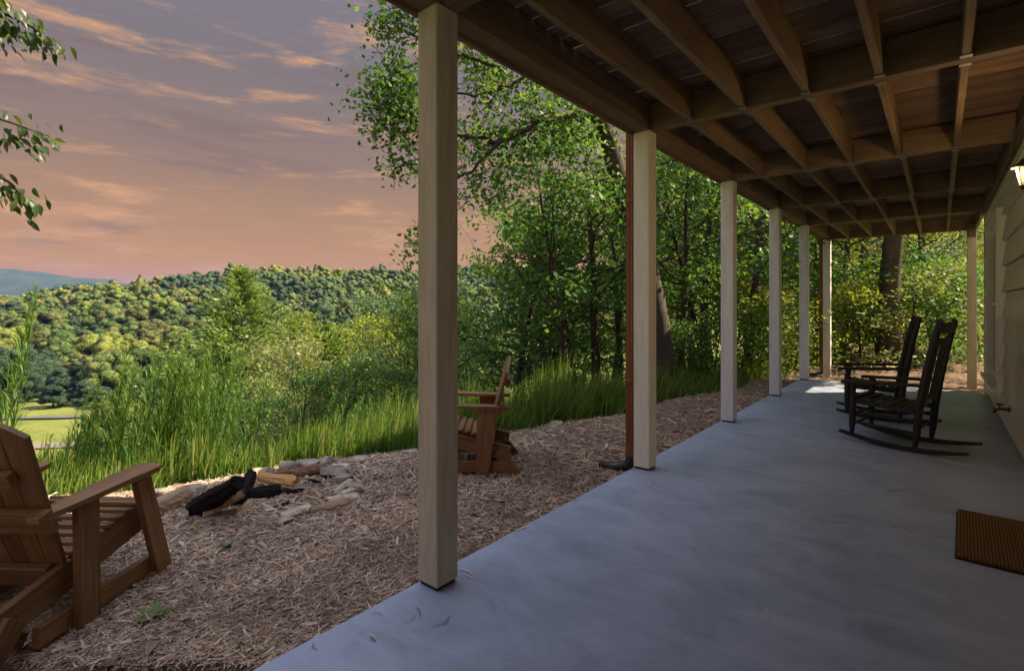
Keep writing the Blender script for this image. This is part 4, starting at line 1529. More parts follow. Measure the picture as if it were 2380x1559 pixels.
def lobe_tree_arrays(seed, sub, lobes, H=12.0, Rr=4.8, nq=0, qs=0.8):
    rng = np.random.default_rng(seed)
    import bmesh
    bm = bmesh.new()
    bmesh.ops.create_icosphere(bm, subdivisions=sub, radius=1.0)
    SV = np.array([v.co[:] for v in bm.verts])
    ST = np.array([[v.index for v in f.verts] for f in bm.faces])
    bm.free()
    A = Acc()
    for i in range(lobes):
        a = i * 2.4 + rng.uniform(0, 1)
        q = rng.uniform(0, 1)
        rr = Rr * 0.66 * math.sqrt(q)
        z = H * (0.16 + 0.62 * (1 - q) ** 0.8) + rng.uniform(-0.9, 0.9)
        r = Rr * rng.uniform(0.15, 0.36)
        D = SV * (1 + 0.16 * np.sin(SV[:, :1] * 7 + rng.uniform(0, 6)) * np.sin(SV[:, 1:2] * 6 + rng.uniform(0, 6)) + rng.normal(scale=0.075, size=(len(SV), 1)))
        c = np.array([rr * math.cos(a), rr * math.sin(a), z])
        A.add(c + D * r * np.array([1, 1, 0.85]), None, ST)
        if nq:
            d = SV[rng.integers(0, len(SV), nq)] + rng.normal(scale=0.15, size=(nq, 3))
            d /= np.linalg.norm(d, axis=1)[:, None]
            C = c + d * r * rng.uniform(0.92, 1.22, (nq, 1)) * np.array([1, 1, 0.85])
            V_, Q_ = leaf_quads(C, qs, qs * 0.7, rng, 0.4)
            A.add(V_, Q_)
    return A


def place(src, p, scale, rz, leafmat=None, tilt=(0, 0)):
    """a copy of a tree set on the ground"""
    o = copy_tree(src)
    o.location = p
    o.rotation_euler = (tilt[0], tilt[1], rz)
    o.scale = (scale,) * 3 if isinstance(scale, (int, float)) else scale
    if leafmat is not None:
        for ch in o.children:
            if ch.name.startswith('crown'):
                ch.material_slots[0].link = 'OBJECT'
                ch.material_slots[0].material = leafmat
    return o


PROTO = []


def tree_proto(name, meshes, wood, leaf, cat='tree'):
    t = thing(name, 'x', cat)
    obj('trunk', meshes[0], wood, t)
    obj('crown', meshes[1], leaf, t)
    PROTO.append(t)
    return t


young = [tree_proto('broadleaf_tree', grow(11, 5.2, 0.095, 0.40, 1.75, 18, 6, 25, 0.122, spreadz=0.125), M['bark'], M['leaf_dark']),
         tree_proto('broadleaf_tree', grow(12, 5.6, 0.105, 0.44, 1.95, 18, 6, 25, 0.122, spreadz=0.125), M['bark'], M['leaf_dark']),
         tree_proto('broadleaf_tree', grow(13, 4.8, 0.085, 0.36, 1.65, 20, 6, 25, 0.122, spreadz=0.125), M['bark'], M['leaf_dark'])]
tall = [tree_proto('broadleaf_tree', grow(21, 9.0, 0.16, 0.22, 2.6, 24, 7, 40, 0.155, spreadz=0.2), M['bark'], M['leaf_mid']),
        tree_proto('broadleaf_tree', grow(22, 9.5, 0.18, 0.28, 2.8, 24, 7, 40, 0.155, spreadz=0.2), M['bark'], M['leaf_mid'])]
shrub = [tree_proto('shrub', grow(31, 1.9, 0.03, 0.06, 1.0, 16, 6, 22, 0.10, lift=0.02), M['bark'], M['leaf_mid'], 'shrub'),
         tree_proto('shrub', grow(32, 2.3, 0.03, 0.10, 1.2, 16, 6, 22, 0.11, spreadz=0.14, lift=-0.03), M['bark'], M['leaf_pale'], 'shrub')]


def put(src, px, zc, sc, mat, label, group, cat=None, name=None, rz=None, tilt=(0, 0), sink=0.0):
    p = at(px, 708, zc)
    p.z = gz(p.x, p.y) - sink
    o = place(src, p, sc, random.uniform(0, 6.28) if rz is None else rz, mat, tilt)
    o['label'] = label
    o['group'] = group
    if cat:
        o['category'] = cat
    if name:
        o.name = name
    return o


# ------------------------------------------------------------------ the big leaning tree behind the posts
def leaning_tree():
    rng = np.random.default_rng(77)
    b0 = at(1548, 925, 9.3)
    b0.z = gz(b0.x, b0.y) - 0.15
    t = thing('leaning_tree', 'large leaning tree with a long bent limb over the mulch edge', 'tree', b0)
    off = np.array(b0)
    wood = Acc()
    P = lambda x, y, zc: np.array(at(x, y, zc)) - off
    trunk = np.array([(0, 0, -0.1), P(1545, 860, 9.3), P(1530, 740, 9.25), P(1500, 600, 9.2), P(1462, 480, 9.1), P(1432, 390, 9.05), P(1412, 315, 9.0), P(1385, 250, 8.9), P(1350, 160, 8.9), P(1330, 20, 8.8), P(1335, -150, 8.8), P(1360, -330, 8.9), P(1350, -520, 9.0)])
    wood.tube(trunk, [0.24, 0.20, 0.185, 0.18, 0.17, 0.165, 0.155, 0.145, 0.12, 0.11, 0.085, 0.05, 0.02], 10)
    limbs = [
        ([P(1398, 280, 8.95), P(1350, 270, 8.8), P(1295, 272, 8.6), P(1240, 290, 8.4), P(1200, 312, 8.3), P(1150, 330, 8.2), P(1115, 318, 8.1), P(1070, 320, 8.0), P(1010, 300, 7.9), P(950, 260, 7.8), P(900, 250, 7.7)], 0.085),
        ([P(1165, 326, 8.2), P(1130, 355, 8.1), P(1095, 400, 8.0), P(1040, 420, 7.9), P(985, 430, 7.9)], 0.035),
        ([P(1360, 190, 8.9), P(1290, 155, 8.6), P(1200, 145, 8.3), P(1130, 150, 8.1), P(1060, 120, 7.9), P(980, 90, 7.8), P(915, 60, 7.7)], 0.06),
        ([P(1260, 152, 8.5), P(1190, 190, 8.3), P(1140, 215, 8.2), P(1080, 218, 8.1), P(1000, 200, 8.0), P(930, 170, 7.9)], 0.035),
        ([P(1336, 60, 8.8), P(1250, 40, 8.4), P(1150, 30, 8.0), P(1050, 20, 7.8), P(960, 10, 7.7), P(910, 20, 7.6)], 0.05),
        ([P(1330, -20, 8.8), P(1230, -60, 8.4), P(1100, -60, 8.0), P(980, -40, 7.8), P(920, -10, 7.7)], 0.05),
        ([P(1300, 165, 8.7), P(1255, 180, 8.6), P(1230, 235, 8.5), P(1200, 262, 8.4)], 0.02),
        ([P(1310, 165, 8.7), P(1330, 190, 8.7), P(1350, 215, 8.7)], 0.016),
        ([P(1390, 270, 8.9), P(1376, 235, 8.7), P(1370, 210, 8.6)], 0.02),
        ([P(1437, 400, 9.0), P(1400, 420, 8.8), P(1340, 430, 8.6), P(1290, 415, 8.5)], 0.03),
        ([P(1340, -100, 8.8), P(1450, -150, 9.2), P(1560, -180, 9.6)], 0.06),
        ([P(1345, -200, 8.8), P(1280, -300, 8.4), P(1180, -330, 8.0)], 0.05),
        ([P(1440, 420, 9.1), P(1500, 390, 9.4), P(1580, 370, 9.8), P(1650, 380, 10.2)], 0.045),
        ([P(1470, 500, 9.1), P(1540, 470, 9.5), P(1620, 460, 9.9)], 0.035),
    ]
    cents = []
    for pts, r in limbs:
        pts = np.array(pts)
        # resample with wobble
        tt_ = np.linspace(0, len(pts) - 1, len(pts) * 3)
        rs = np.stack([np.interp(tt_, np.arange(len(pts)), pts[:, k]) for k in range(3)], -1)
        rs[1:-1] += rng.normal(scale=0.018, size=rs[1:-1].shape)
        wood.tube(rs, np.linspace(r, 0.008, len(rs)), 7, False)
        Ltot = np.linalg.norm(np.diff(rs, axis=0), axis=1).sum()
        ntw = int(Ltot * 7)
        for j in range(ntw):
            f = rng.uniform(0.22, 1.0)
            k = int(f * (len(rs) - 1))
            pp = rs[k]
            dd = rng.normal(size=3)
            dd[2] = dd[2] * 0.5 + 0.15
            tw = wob(rng, pp, dd, rng.uniform(0.25, 0.75), 4, 0.3)
            wood.tube(tw, np.linspace(0.009, 0.003, 5), 4, False)
            if rng.uniform() < 0.78:
                m_ = int(rng.uniform(8, 26))
                w_ = rng.uniform(0.3, 1.05, m_)
                ix = np.clip((w_ * 4).astype(int), 0, 3)
                cents.append(tw[ix] + (tw[ix + 1] - tw[ix]) * (w_ * 4 - ix)[:, None] + rng.normal(size=(m_, 3)) * 0.09)
    # leafier sprays at the outer end of the long limbs
    for (x, y, zc, sp, m_) in [(900, 60, 7.6, 0.20, 110), (945, 20, 7.6, 0.25, 120), (930, 150, 7.7, 0.16, 60), (905, 200, 7.7, 0.24, 170), (940, 225, 7.7, 0.30, 240), (880, 250, 7.7, 0.22, 120), (960, 285, 7.8, 0.28, 170), (900, 290, 7.7, 0.2, 90), (950, 340, 7.8, 0.2, 60), (920, 390, 7.8, 0.14, 46), (960, 395, 7.8, 0.14, 30), (965, 560, 7.9, 0.12, 26), (955, 600, 7.9, 0.14, 30), (970, 540, 7.9, 0.10, 14)]:
        c = P(x, y, zc)
        k = int(m_ * 1.9)
        cents.append(c + rng.normal(size=(k, 3)) * np.array([sp, sp, sp * 0.75]))
        for q in range(6):
            tw = wob(rng, c + rng.normal(scale=sp * 0.5, size=3), rng.normal(size=3), sp * 1.6, 4, 0.3)
            wood.tube(tw, np.linspace(0.008, 0.003, 5), 4, False)
    for q in range(150):
        x_, y_ = rng.uniform(1075, 1440), rng.uniform(60, 470)
        if y_ < 60 + (x_ - 1085) * 0.62:
            continue
        c = P(x_, y_, rng.uniform(8.1, 9.2))
        cents.append(c + rng.normal(size=(int(rng.uniform(18, 60)), 3)) * np.array([0.20, 0.20, 0.11]))
        tw = wob(rng, c, rng.normal(size=3), 0.45, 4, 0.3)
        wood.tube(tw, np.linspace(0.008, 0.003, 5), 4, False)
    # hidden upper crown above the deck
    for q in range(60):
        c = P(1340, -330, 8.9) + rng.normal(size=3) * np.array([1.5, 1.5, 0.8])
        cents.append(c + rng.normal(size=(50, 3)) * 0.3)
    C = np.vstack(cents)
    V, Q = leaf_quads(C, 0.095, 0.058, rng, 0.5, 0.3)
    obj('trunk', wood.mesh('trunk', True), M['bark'], t)
    obj('crown', np_mesh('crown', V, Q), M['leaf_dark'], t)
    return t


leaning_tree()

# ------------------------------------------------------------------ wood beside and behind the porch
G1 = 'young trees in the wood beside the mulch bed'
LY = 'slender young tree with dark green crown in the wood behind the grass'
for (px, zc, sc, k) in [(1328, 10.3, 1.08, 0), (1392, 11.6, 1.2, 1), (1255, 11.8, 1.18, 2), (1165, 12.6, 1.12, 1), (1092, 11.6, 0.95, 2), (1345, 13.5, 1.2, 2),
                        (1440, 12.6, 1.05, 0), (1020, 14.0, 0.75, 0), (1210, 15.0, 1.15, 0), (1290, 15.5, 1.25, 1), (1130, 15.5, 1.05, 2), (1060, 16.5, 0.95, 1)]:
    put(young[k], px, zc, sc, M['leaf_dark'] if (px % 3) else M['leaf_mid'], LY if (px % 3) else LY.replace('dark', 'mid'), G1, tilt=(random.uniform(-.06, .06), random.uniform(-.06, .06)))
LY2 = 'thin leaning tree with green crown in the wood behind the cream posts'
G2 = 'thin trees behind the cream posts'
for (px, zc, sc, k, tl) in [(1580, 11.5, 1.05, 0, -0.16), (1622, 12.5, 1.15, 1, -0.12), (1655, 13.0, 1.1, 2, 0.05), (1730, 12.0, 1.1, 1, 0.03), (1765, 13.5, 1.2, 0, -0.05), (1835, 14.0, 1.2, 2, 0.04), (1900, 15.0, 1.2, 1, 0.0), (1960, 16.0, 1.3, 0, 0.05)]:
    put(young[k], px, zc, sc, M['leaf_dark'] if k else M['leaf_mid'], LY2.replace('green', 'dark green') if k else LY2.replace('green', 'lighter green'), G2, tilt=(tl * 0.5, tl * 0.7))
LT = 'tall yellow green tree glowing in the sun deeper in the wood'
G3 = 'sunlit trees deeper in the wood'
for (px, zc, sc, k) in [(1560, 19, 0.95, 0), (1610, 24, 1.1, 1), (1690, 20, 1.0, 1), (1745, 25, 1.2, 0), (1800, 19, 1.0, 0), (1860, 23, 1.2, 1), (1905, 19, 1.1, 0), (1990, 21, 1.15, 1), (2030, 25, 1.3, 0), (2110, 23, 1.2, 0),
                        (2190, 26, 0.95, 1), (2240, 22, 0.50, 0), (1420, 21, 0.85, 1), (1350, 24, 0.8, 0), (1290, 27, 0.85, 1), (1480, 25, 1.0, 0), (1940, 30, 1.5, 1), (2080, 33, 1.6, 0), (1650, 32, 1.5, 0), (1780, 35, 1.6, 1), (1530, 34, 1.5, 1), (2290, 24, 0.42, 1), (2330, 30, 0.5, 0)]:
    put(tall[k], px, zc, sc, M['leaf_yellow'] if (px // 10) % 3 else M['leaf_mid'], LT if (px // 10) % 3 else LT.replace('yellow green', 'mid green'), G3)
# thick trunk seen past the end of the slab
big = tree_proto('broadleaf_tree', grow(41, 11.0, 0.26, 0.34, 3.0, 22, 7, 30, 0.14, spreadz=0.25), M['bark'], M['leaf_dark'])
put(big, 2072, 12.9, 1.0, M['leaf_dark'], 'tree with thick dark trunk standing beyond the end of the patio', 'thick tree', rz=1.0)
put(tall[0], 2170, 16.0, 0.62, M['leaf_blue'], 'dense dark tree behind the rocking chairs beyond the slab end', 'dark tree')
corner = place(tall[0], (2.9, 14.7, gz(2.9, 14.7)), 0.85, 0.4, M['leaf_mid'])  # out-of-view tree, added to break up the sun patch on the slab
corner['label'] = 'unseen tree added beside the house corner to dapple the slab end'
LS_ = 'leafy green shrub in the undergrowth past the end of the slab'
G4 = 'shrubs in the undergrowth past the slab'
for (px, zc, sc, k, mt_) in [(1960, 13.2, 1.0, 0, 'leaf_yellow'), (2000, 14.5, 1.3, 0, 'leaf_mid'), (2040, 13.4, 0.9, 0, 'leaf_mid'), (2105, 14.0, 1.2, 0, 'leaf_dark'), (2160, 13.8, 1.3, 0, 'leaf_dark'), (2205, 14.5, 1.5, 0, 'leaf_dark'),
                            (2245, 16.0, 1.3, 0, 'leaf_mid'), (1900, 14.0, 1.1, 0, 'leaf_dark'), (1850, 12.4, 0.9, 0, 'leaf_mid'), (1795, 12.0, 0.9, 0, 'leaf_yellow'), (1740, 11.0, 0.85, 0, 'leaf_mid'), (1660, 10.6, 0.8, 0, 'leaf_dark'),
                            (1600, 10.2, 0.75, 0, 'leaf_dark'), (1560, 10.4, 0.7, 0, 'leaf_dark'), (1700, 12.5, 1.2, 0, 'leaf_yellow'), (1930, 18, 1.6, 0, 'leaf_yellow'), (2280, 15, 1.0, 0, 'leaf_mid')]:
    put(shrub[k], px, zc, sc, M[mt_], LS_.replace('green', {'leaf_yellow': 'yellow green', 'leaf_mid': 'mid green', 'leaf_dark': 'dark green'}[mt_]), G4)
put(shrub[1], 2130, 12.6, (1.25, 1.25, 0.95), M['leaf_pale'], 'pale layered shrub behind the rocking chair backs', 'pale shrub')
put(shrub[1], 1745, 12.6, (1.0, 1.0, 0.8), M['leaf_pale'], 'pale leaved shrub between the white posts', 'pale shrub')
LD = 'dark shrub at the foot of the young trees behind the grass'
for (px, zc, sc) in [(1095, 10.6, 0.6), (1150, 12.5, 0.7), (1240, 13.6, 0.7), (1430, 11.0, 0.6), (1010, 10.0, 0.9), (960, 9.0, 0.95), (900, 9.5, 0.9)]:
    put(shrub[0], px, zc, sc, M['leaf_dark'], LD, 'dark shrubs under the young trees')

# ------------------------------------------------------------------ slope below the crest
con = tree_proto('conifer', conifer(51, 14.0, 6.6, 34), M['bark'], M['needle'])
p = at(566, 708, 25.0)
zb = gz(p.x, p.y)
o = place(con, (p.x, p.y, zb), (3.05 - zb) / 14.0, 0.7)
o['label'] = 'tall broad conifer rising above the hill from the slope'
con2 = tree_proto('conifer', conifer(52, 9.0, 2.4, 24), M['bark'], M['needle'])
o = put(con2, 760, 21.0, 1.0, M['leaf_mid'], 'small light green conifer below the fire pit crest', 'small conifer')
SLG = 'trees on the slope below the crest'
SL = {'leaf_yellow': 'yellow green tree on the slope below the fire pit', 'leaf_pale': 'pale olive tree on the slope below the fire pit',
      'leaf_mid': 'bright green tree on the slope below the fire pit', 'leaf_dark': 'dark green tree on the slope below the fire pit', 'leaf_blue': 'bluish green tree on the slope below the fire pit'}
for (px, ytop, zc, k, mt_) in [(655, 800, 17, 0, 'leaf_pale'), (720, 800, 14, 1, 'leaf_pale'), (800, 740, 20, 1, 'leaf_yellow'), (860, 760, 18, 0, 'leaf_yellow'), (920, 745, 22, 1, 'leaf_mid'), (965, 700, 17, 0, 'leaf_blue'),
                               (610, 900, 13, 0, 'leaf_dark'), (680, 880, 11, 1, 'leaf_dark'), (770, 850, 12, 0, 'leaf_mid'), (840, 850, 13, 1, 'leaf_dark'), (900, 830, 12, 0, 'leaf_mid'), (950, 800, 13, 1, 'leaf_dark'),
                               (470, 900, 22, 1, 'leaf_mid'), (540, 960, 15, 0, 'leaf_dark'), (440, 930, 24, 0, 'leaf_mid'), (500, 960, 14, 1, 'leaf_dark'), (420, 985, 30, 0, 'leaf_yellow'), (380, 1010, 26, 1, 'leaf_mid'),
                               (1000, 650, 26, 0, 'leaf_blue'), (940, 690, 34, 1, 'leaf_blue'), (870, 700, 36, 0, 'leaf_mid'), (735, 740, 30, 0, 'leaf_yellow')]:
    p = at(px, 708, zc)
    zb = gz(p.x, p.y)
    ztop = CAM_H + (708 - ytop) / 1197.0 * zc
    src, H0 = (young[k], (5.2, 5.6)[k]) if zc < 16 else (tall[k], (9.0, 9.5)[k])
    sc = max((ztop - zb) / (H0 * 1.06), 0.35)
    sw = min(max(sc, 0.55), 1.25)
    put(src, px, zc, (sw, sw, sc), M[mt_], SL[mt_].replace('tree on', 'small tree on' if zc < 16 else 'tall tree on'), SLG)

# wood trees of the valley and far hill: the largest ones singly, the rest as one far wood
far_mats = ['far_green', 'far_olive', 'far_dark', 'far_bright']
far_meshes = []
for i in range(6):
    A = lobe_tree_arrays(300 + i, 2, 36 + i % 5, 12.0, 5.0, 130, 0.5)
    A.tube([(0, 0, -0.6), (0.1, 0, 4), (0, 0.1, 8)], [0.35, 0.25, 0.12], 6)
    far_meshes.append(A.mesh('forest_tree', True))
far_label = {'far_green': 'round green broadleaf tree in the forest across the valley', 'far_olive': 'olive brown tinged tree in the forest across the valley',
             'far_dark': 'dark bluish green tree in the forest across the valley', 'far_bright': 'bright yellow green tree in the forest across the valley'}
cand = []
for s0 in np.arange(156, 450, 8.6):
    for t0 in np.arange(-1.75 * 450, 230, 8.6):
        s_, t_ = s0 + random.uniform(-3, 3), t0 + random.uniform(-3, 3)
        x, y = unst(s_, t_)
        zc = -x * sy_ + y * cy_
        latc = x * cy_ + y * sy_
        pxx = 1190 + 1197 * latc / zc
        if zc < 20 or pxx < -1500 or pxx > 1480:
            continue
        cand.append((s_, t_, x, y, zc + (0 if -60 < pxx < 1090 else 2000)))
cand.sort(key=lambda c: c[4])
n_single = 290
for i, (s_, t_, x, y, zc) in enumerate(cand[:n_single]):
    nz = float(hashnoise(x, y, 26, 31)) + random.uniform(-0.25, 0.25) - (0.25 if s_ < 172 else 0)  # front rows pushed to darker trees, painting in shade at the forest foot
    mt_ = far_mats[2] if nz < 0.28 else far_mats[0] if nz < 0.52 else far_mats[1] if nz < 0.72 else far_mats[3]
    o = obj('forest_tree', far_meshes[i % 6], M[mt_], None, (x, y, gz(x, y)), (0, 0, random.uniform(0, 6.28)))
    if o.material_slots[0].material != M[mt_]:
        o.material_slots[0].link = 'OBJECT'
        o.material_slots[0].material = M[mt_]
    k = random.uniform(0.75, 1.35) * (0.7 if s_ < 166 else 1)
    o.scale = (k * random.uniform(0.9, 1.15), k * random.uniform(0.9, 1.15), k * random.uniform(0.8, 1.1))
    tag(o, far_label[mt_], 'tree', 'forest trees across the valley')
lod = []
for i in range(6):
    A = lobe_tree_arrays(400 + i, 1, 16, 12.0, 5.2, 26, 0.62)
    lod.append((np.vstack(A.V), np.vstack(A.Q), np.vstack(A.T)))
low = []
for i in range(6):
    A = lobe_tree_arrays(420 + i, 1, 6, 12.0, 7.0, 6, 1.2)
    low.append((np.vstack(A.V), np.vstack(A.Q), np.vstack(A.T)))
lodc = far_tree_arrays(410, 300, 7, 12.5, 4.8, 1.5, True) + (np.zeros((0, 3), int),)
buckets = {k: Acc() for k in far_mats}
for i, (s_, t_, x, y, zc) in enumerate(cand[n_single:]):
    nz = float(hashnoise(x, y, 30, 31)) + random.uniform(-0.3, 0.3)
    mt_ = far_mats[2] if nz < 0.35 else far_mats[0] if nz < 0.65 else far_mats[1] if nz < 0.85 else far_mats[3]
    V, Q, T = low[i % 6] if zc > 1500 else lodc if random.random() < 0.04 else lod[i % 6]
    a = random.uniform(0, 6.28)
    k = random.uniform(0.7, 1.3)
    c, s2 = math.cos(a) * k, math.sin(a) * k
    W = np.stack([V[:, 0] * c - V[:, 1] * s2 + x, V[:, 0] * s2 + V[:, 1] * c + y, V[:, 2] * k * random.uniform(0.75, 1.05) + gz(x, y) - 0.5], -1)
    buckets[mt_].add(W, Q, T)
Vs, Qs, Ts, mi, mi2, nn = [], [], [], [], [], 0
for j, kx in enumerate(far_mats):
    A = buckets[kx]
    if not A.V:
        continue
    v_ = np.vstack(A.V)
    q_ = np.vstack(A.Q)
    Vs.append(v_)
    Qs.append(q_ + nn)
    mi.append(np.full(len(q_), j, np.int32))
    t_ = np.vstack(A.T)
    Ts.append(t_ + nn)
    mi2.append(np.full(len(t_), j, np.int32))
    nn += len(v_)
me = np_mesh('far_forest', np.vstack(Vs), np.vstack(Qs), np.vstack(Ts), True)
for kx in far_mats:
    me.materials.append(M[kx])
me.polygons.foreach_set('material_index', np.concatenate(mi + mi2))
tag(obj('far_forest', me), 'dense green forest covering the upper slope of the far hill', 'forest', kind='stuff')

# valley trees: bright bush group by the field, scattered trees on the lower slope
for (px, ytop, zc, mt_) in [(275, 893, 78, 'far_bright'), (318, 915, 74, 'far_bright'), (235, 930, 80, 'far_bright'), (360, 940, 70, 'far_bright'), (420, 880, 84, 'far_green'), (470, 840, 96, 'far_dark'), (540, 850, 88, 'far_green'), (610, 830, 90, 'far_olive'), (690, 835, 84, 'far_green'),
                            (760, 820, 92, 'far_bright'), (840, 820, 80, 'far_green'), (900, 800, 92, 'far_bright'), (960, 800, 80, 'far_dark'), (400, 980, 58, 'far_bright'), (460, 970, 52, 'far_green'), (340, 1010, 52, 'far_bright'),
                            (650, 900, 50, 'far_green'), (560, 930, 46, 'far_olive'), (750, 900, 48, 'far_bright'), (850, 890, 46, 'far_green'), (940, 870, 50, 'far_dark')]:
    p = at(px, 708, zc)
    zb = gz(p.x, p.y)
    ztop = CAM_H + (708 - ytop) / 1197.0 * zc
    sc = max((ztop - zb) / 11.5, 0.3)
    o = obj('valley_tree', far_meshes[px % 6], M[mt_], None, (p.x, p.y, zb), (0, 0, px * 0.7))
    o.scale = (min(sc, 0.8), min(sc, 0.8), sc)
    if o.material_slots[0].material != M[mt_]:
        o.material_slots[0].link = 'OBJECT'
        o.material_slots[0].material = M[mt_]
    tag(o, {'far_bright': 'bright yellow green tree between the slope and the valley field', 'far_green': 'green tree on the lower slope above the valley floor',
            'far_dark': 'dark tree on the lower slope above the valley floor', 'far_olive': 'olive tree on the lower slope above the valley floor'}[mt_], 'tree', 'trees on the lower slope')

# ------------------------------------------------------------------ branches hanging in at the side of the yard
def side_tree():
    rng = np.random.default_rng(91)
    b = at(-560, 708, 4.1)
    b.z = gz(b.x, b.y) - 0.1
    t = thing('overhanging_tree', 'tree with drooping leafy branches hanging over the adirondack chair', 'tree', b)
    off = np.array(b)
    P = lambda x, y, zc: np.array(at(x, y, zc)) - off
    wood = Acc()
    wood.tube(np.array([(0, 0, -0.2), P(-555, 700, 4.1), P(-530, 300, 4.1), P(-500, 0, 4.0), P(-480, -300, 4.0), P(-460, -600, 4.0)]), [0.11, 0.09, 0.08, 0.065, 0.045, 0.02], 9)
    limbs = [
        [P(-500, 30, 4.0), P(-300, -40, 3.9), P(-150, -30, 3.8), P(-40, 10, 3.8), P(40, 45, 3.8), P(85, 70, 3.8), P(120, 105, 3.8)],
        [P(-520, 250, 4.1), P(-320, 190, 3.9), P(-160, 215, 3.8), P(-50, 260, 3.8), P(40, 290, 3.8), P(115, 318, 3.8)],
        [P(-525, 300, 4.1), P(-330, 280, 3.9), P(-150, 320, 3.8), P(-40, 385, 3.8), P(30, 430, 3.8), P(85, 490, 3.8)],
        [P(-490, -100, 4.0), P(-300, -170, 3.8), P(-120, -120, 3.7), P(-40, -40, 3.7), P(0, 20, 3.75), P(15, 60, 3.75)],
    ]
    leafs = []
    for pts in limbs:
        pts = np.array(pts)
        tt_ = np.linspace(0, len(pts) - 1, 30)
        rs = np.stack([np.interp(tt_, np.arange(len(pts)), pts[:, k]) for k in range(3)], -1)
        wood.tube(rs, np.linspace(0.03, 0.003, 30), 6, False)
        for f in np.linspace(0.60, 1.0, 74):
            k = int(f * 28.9)
            p = rs[k] + (rs[k + 1] - rs[k]) * (f * 28.9 - k)
            leafs.append((p + rng.normal(scale=0.045, size=3) - np.array([0, 0, rng.uniform(-0.04, 0.26) * (1.1 - (f - 0.6) / 0.4)]), (rs[k + 1] - rs[k])))
    # small sprays hanging under the limbs
    obj('trunk', wood.mesh('trunk', True), M['bark'], t)
    # one shaped leaf, folded along its midrib and curving down
    lx = np.linspace(0, 1, 5)
    wv_ = [0.0, 0.32, 0.36, 0.22, 0.0]
    V, Fc = [], []
    for x, ww in zip(lx, wv_):
        dz_ = -0.22 * x * x
        V += [(x, -ww * 0.62, dz_ + ww * 0.16), (x, 0, dz_), (x, ww * 0.62, dz_ + ww * 0.16)]
    for i in range(4):
        for k in range(2):
            Fc.append((i * 3 + k, (i + 1) * 3 + k, (i + 1) * 3 + k + 1, i * 3 + k + 1))
    leaf_me = py_mesh('leaf', V, Fc, True)
    leaf_me.materials.append(M['leaf_obj'])
    for p, d in leafs[:298]:
        q = Vector(d).normalized()
        q = Vector((q.x + rng.normal() * 0.55, q.y + rng.normal() * 0.55, q.z - 0.75 + rng.normal() * 0.35)).normalized()
        o = obj('leaf', leaf_me, None, t, p, basis((0, 0, 0), q, (rng.normal() * 0.5, rng.normal() * 0.5, 1)))
        s_ = rng.uniform(0.065, 0.105)
        o.scale = (s_, s_, s_)
    cents = []
    for q in range(70):
        c = P(rng.uniform(-620, -260), rng.uniform(-620, 250), rng.uniform(3.4, 4.6))
        cents.append(c + rng.normal(size=(40, 3)) * 0.2)
    V, Q = leaf_quads(np.vstack(cents), 0.10, 0.055, rng, 0.5, 0.4)
    obj('crown', np_mesh('crown', V, Q), M['leaf_mid'], t)


m, g, out = newmat('leaf_obj')
oi = g.node('ShaderNodeObjectInfo')
col = g.ramp(oi.outputs['Random'], [(0, (0.030, 0.065, 0.016)), (0.5, (0.055, 0.10, 0.022)), (1, (0.10, 0.145, 0.03))])
p = g.node('ShaderNodeBsdfPrincipled')
g.link(col, p.inputs['Base Color'])
p.inputs['Roughness'].default_value = 0.4
t_ = g.node('ShaderNodeBsdfTranslucent')
g.link(g.mix(1.0, col, (1.4, 1.3, 0.5), 'MULTIPLY'), t_.inputs['Color'])
mx = g.node('ShaderNodeMixShader')
mx.inputs[0].default_value = 0.4
g.link(p.outputs[0], mx.inputs[1])
g.link(t_.outputs[0], mx.inputs[2])
g.link(mx.outputs[0], out.inputs['Surface'])
M['leaf_obj'] = m
side_tree()

# ------------------------------------------------------------------ grass along the crest
NG = 58000
tg = RNG.uniform(-9.5, 7.5, NG * 2)
eg = RNG.gamma(1.6, 0.55, NG * 2) - 0.05 + (hashnoise(tg, tg * 0, 0.8, 8) - 0.5) * 0.4
X, Y = unst(np.interp(tg, TC, SCR) + eg, tg)
keep = (hashnoise(X, Y, 0.45, 14) > 0.25) & (eg < 5) & (X < -2.1)
X, Y, tg, eg = X[keep][:NG], Y[keep][:NG], tg[keep][:NG], eg[keep][:NG]
n = len(X)
Hh = np.interp(tg, [-8, -2.5, -1.0, 1.0, 3.0, 7], [0.45, 0.50, 0.74, 0.75, 0.62, 0.40]) * RNG.uniform(0.35, 1.25, n) * (0.5 + 0.85 * hashnoise(X, Y, 0.5, 15))
Hh *= np.clip(0.45 + eg * 0.9, 0.3, 1.15)
Wd = RNG.uniform(0.0035, 0.0105, n)
a = RNG.uniform(0, 2 * np.pi, n)
la = RNG.normal(0.5, 0.9, n)
ln = np.abs(RNG.normal(0.10, 0.24, n)) * Hh
ldx, ldy = np.cos(la) * ln, np.sin(la) * ln
z0 = ground(X, Y) - 0.05
P = []
for f, wf, bf in ((0, 1.0, 0.0), (0.55, 0.8, 0.32), (1.0, 0.12, 1.0)):
    cx, cyv, czv = X + ldx * bf, Y + ldy * bf, z0 + Hh * f - ln * 0.25 * bf
    for sg in (-1, 1):
        P.append(np.stack([cx + sg * np.cos(a) * Wd * wf, cyv + sg * np.sin(a) * Wd * wf, czv], -1))
V = np.stack(P, 1).reshape(-1, 3)
b0 = np.arange(n)[:, None] * 6
Q = np.concatenate([b0 + np.array([0, 1, 3, 2]), b0 + np.array([2, 3, 5, 4])], 0)
tag(obj('grass', np_mesh('grass', V, Q), M['grass_blade']), 'tall bright green grass along the crest behind the mulch', 'grass', kind='stuff')


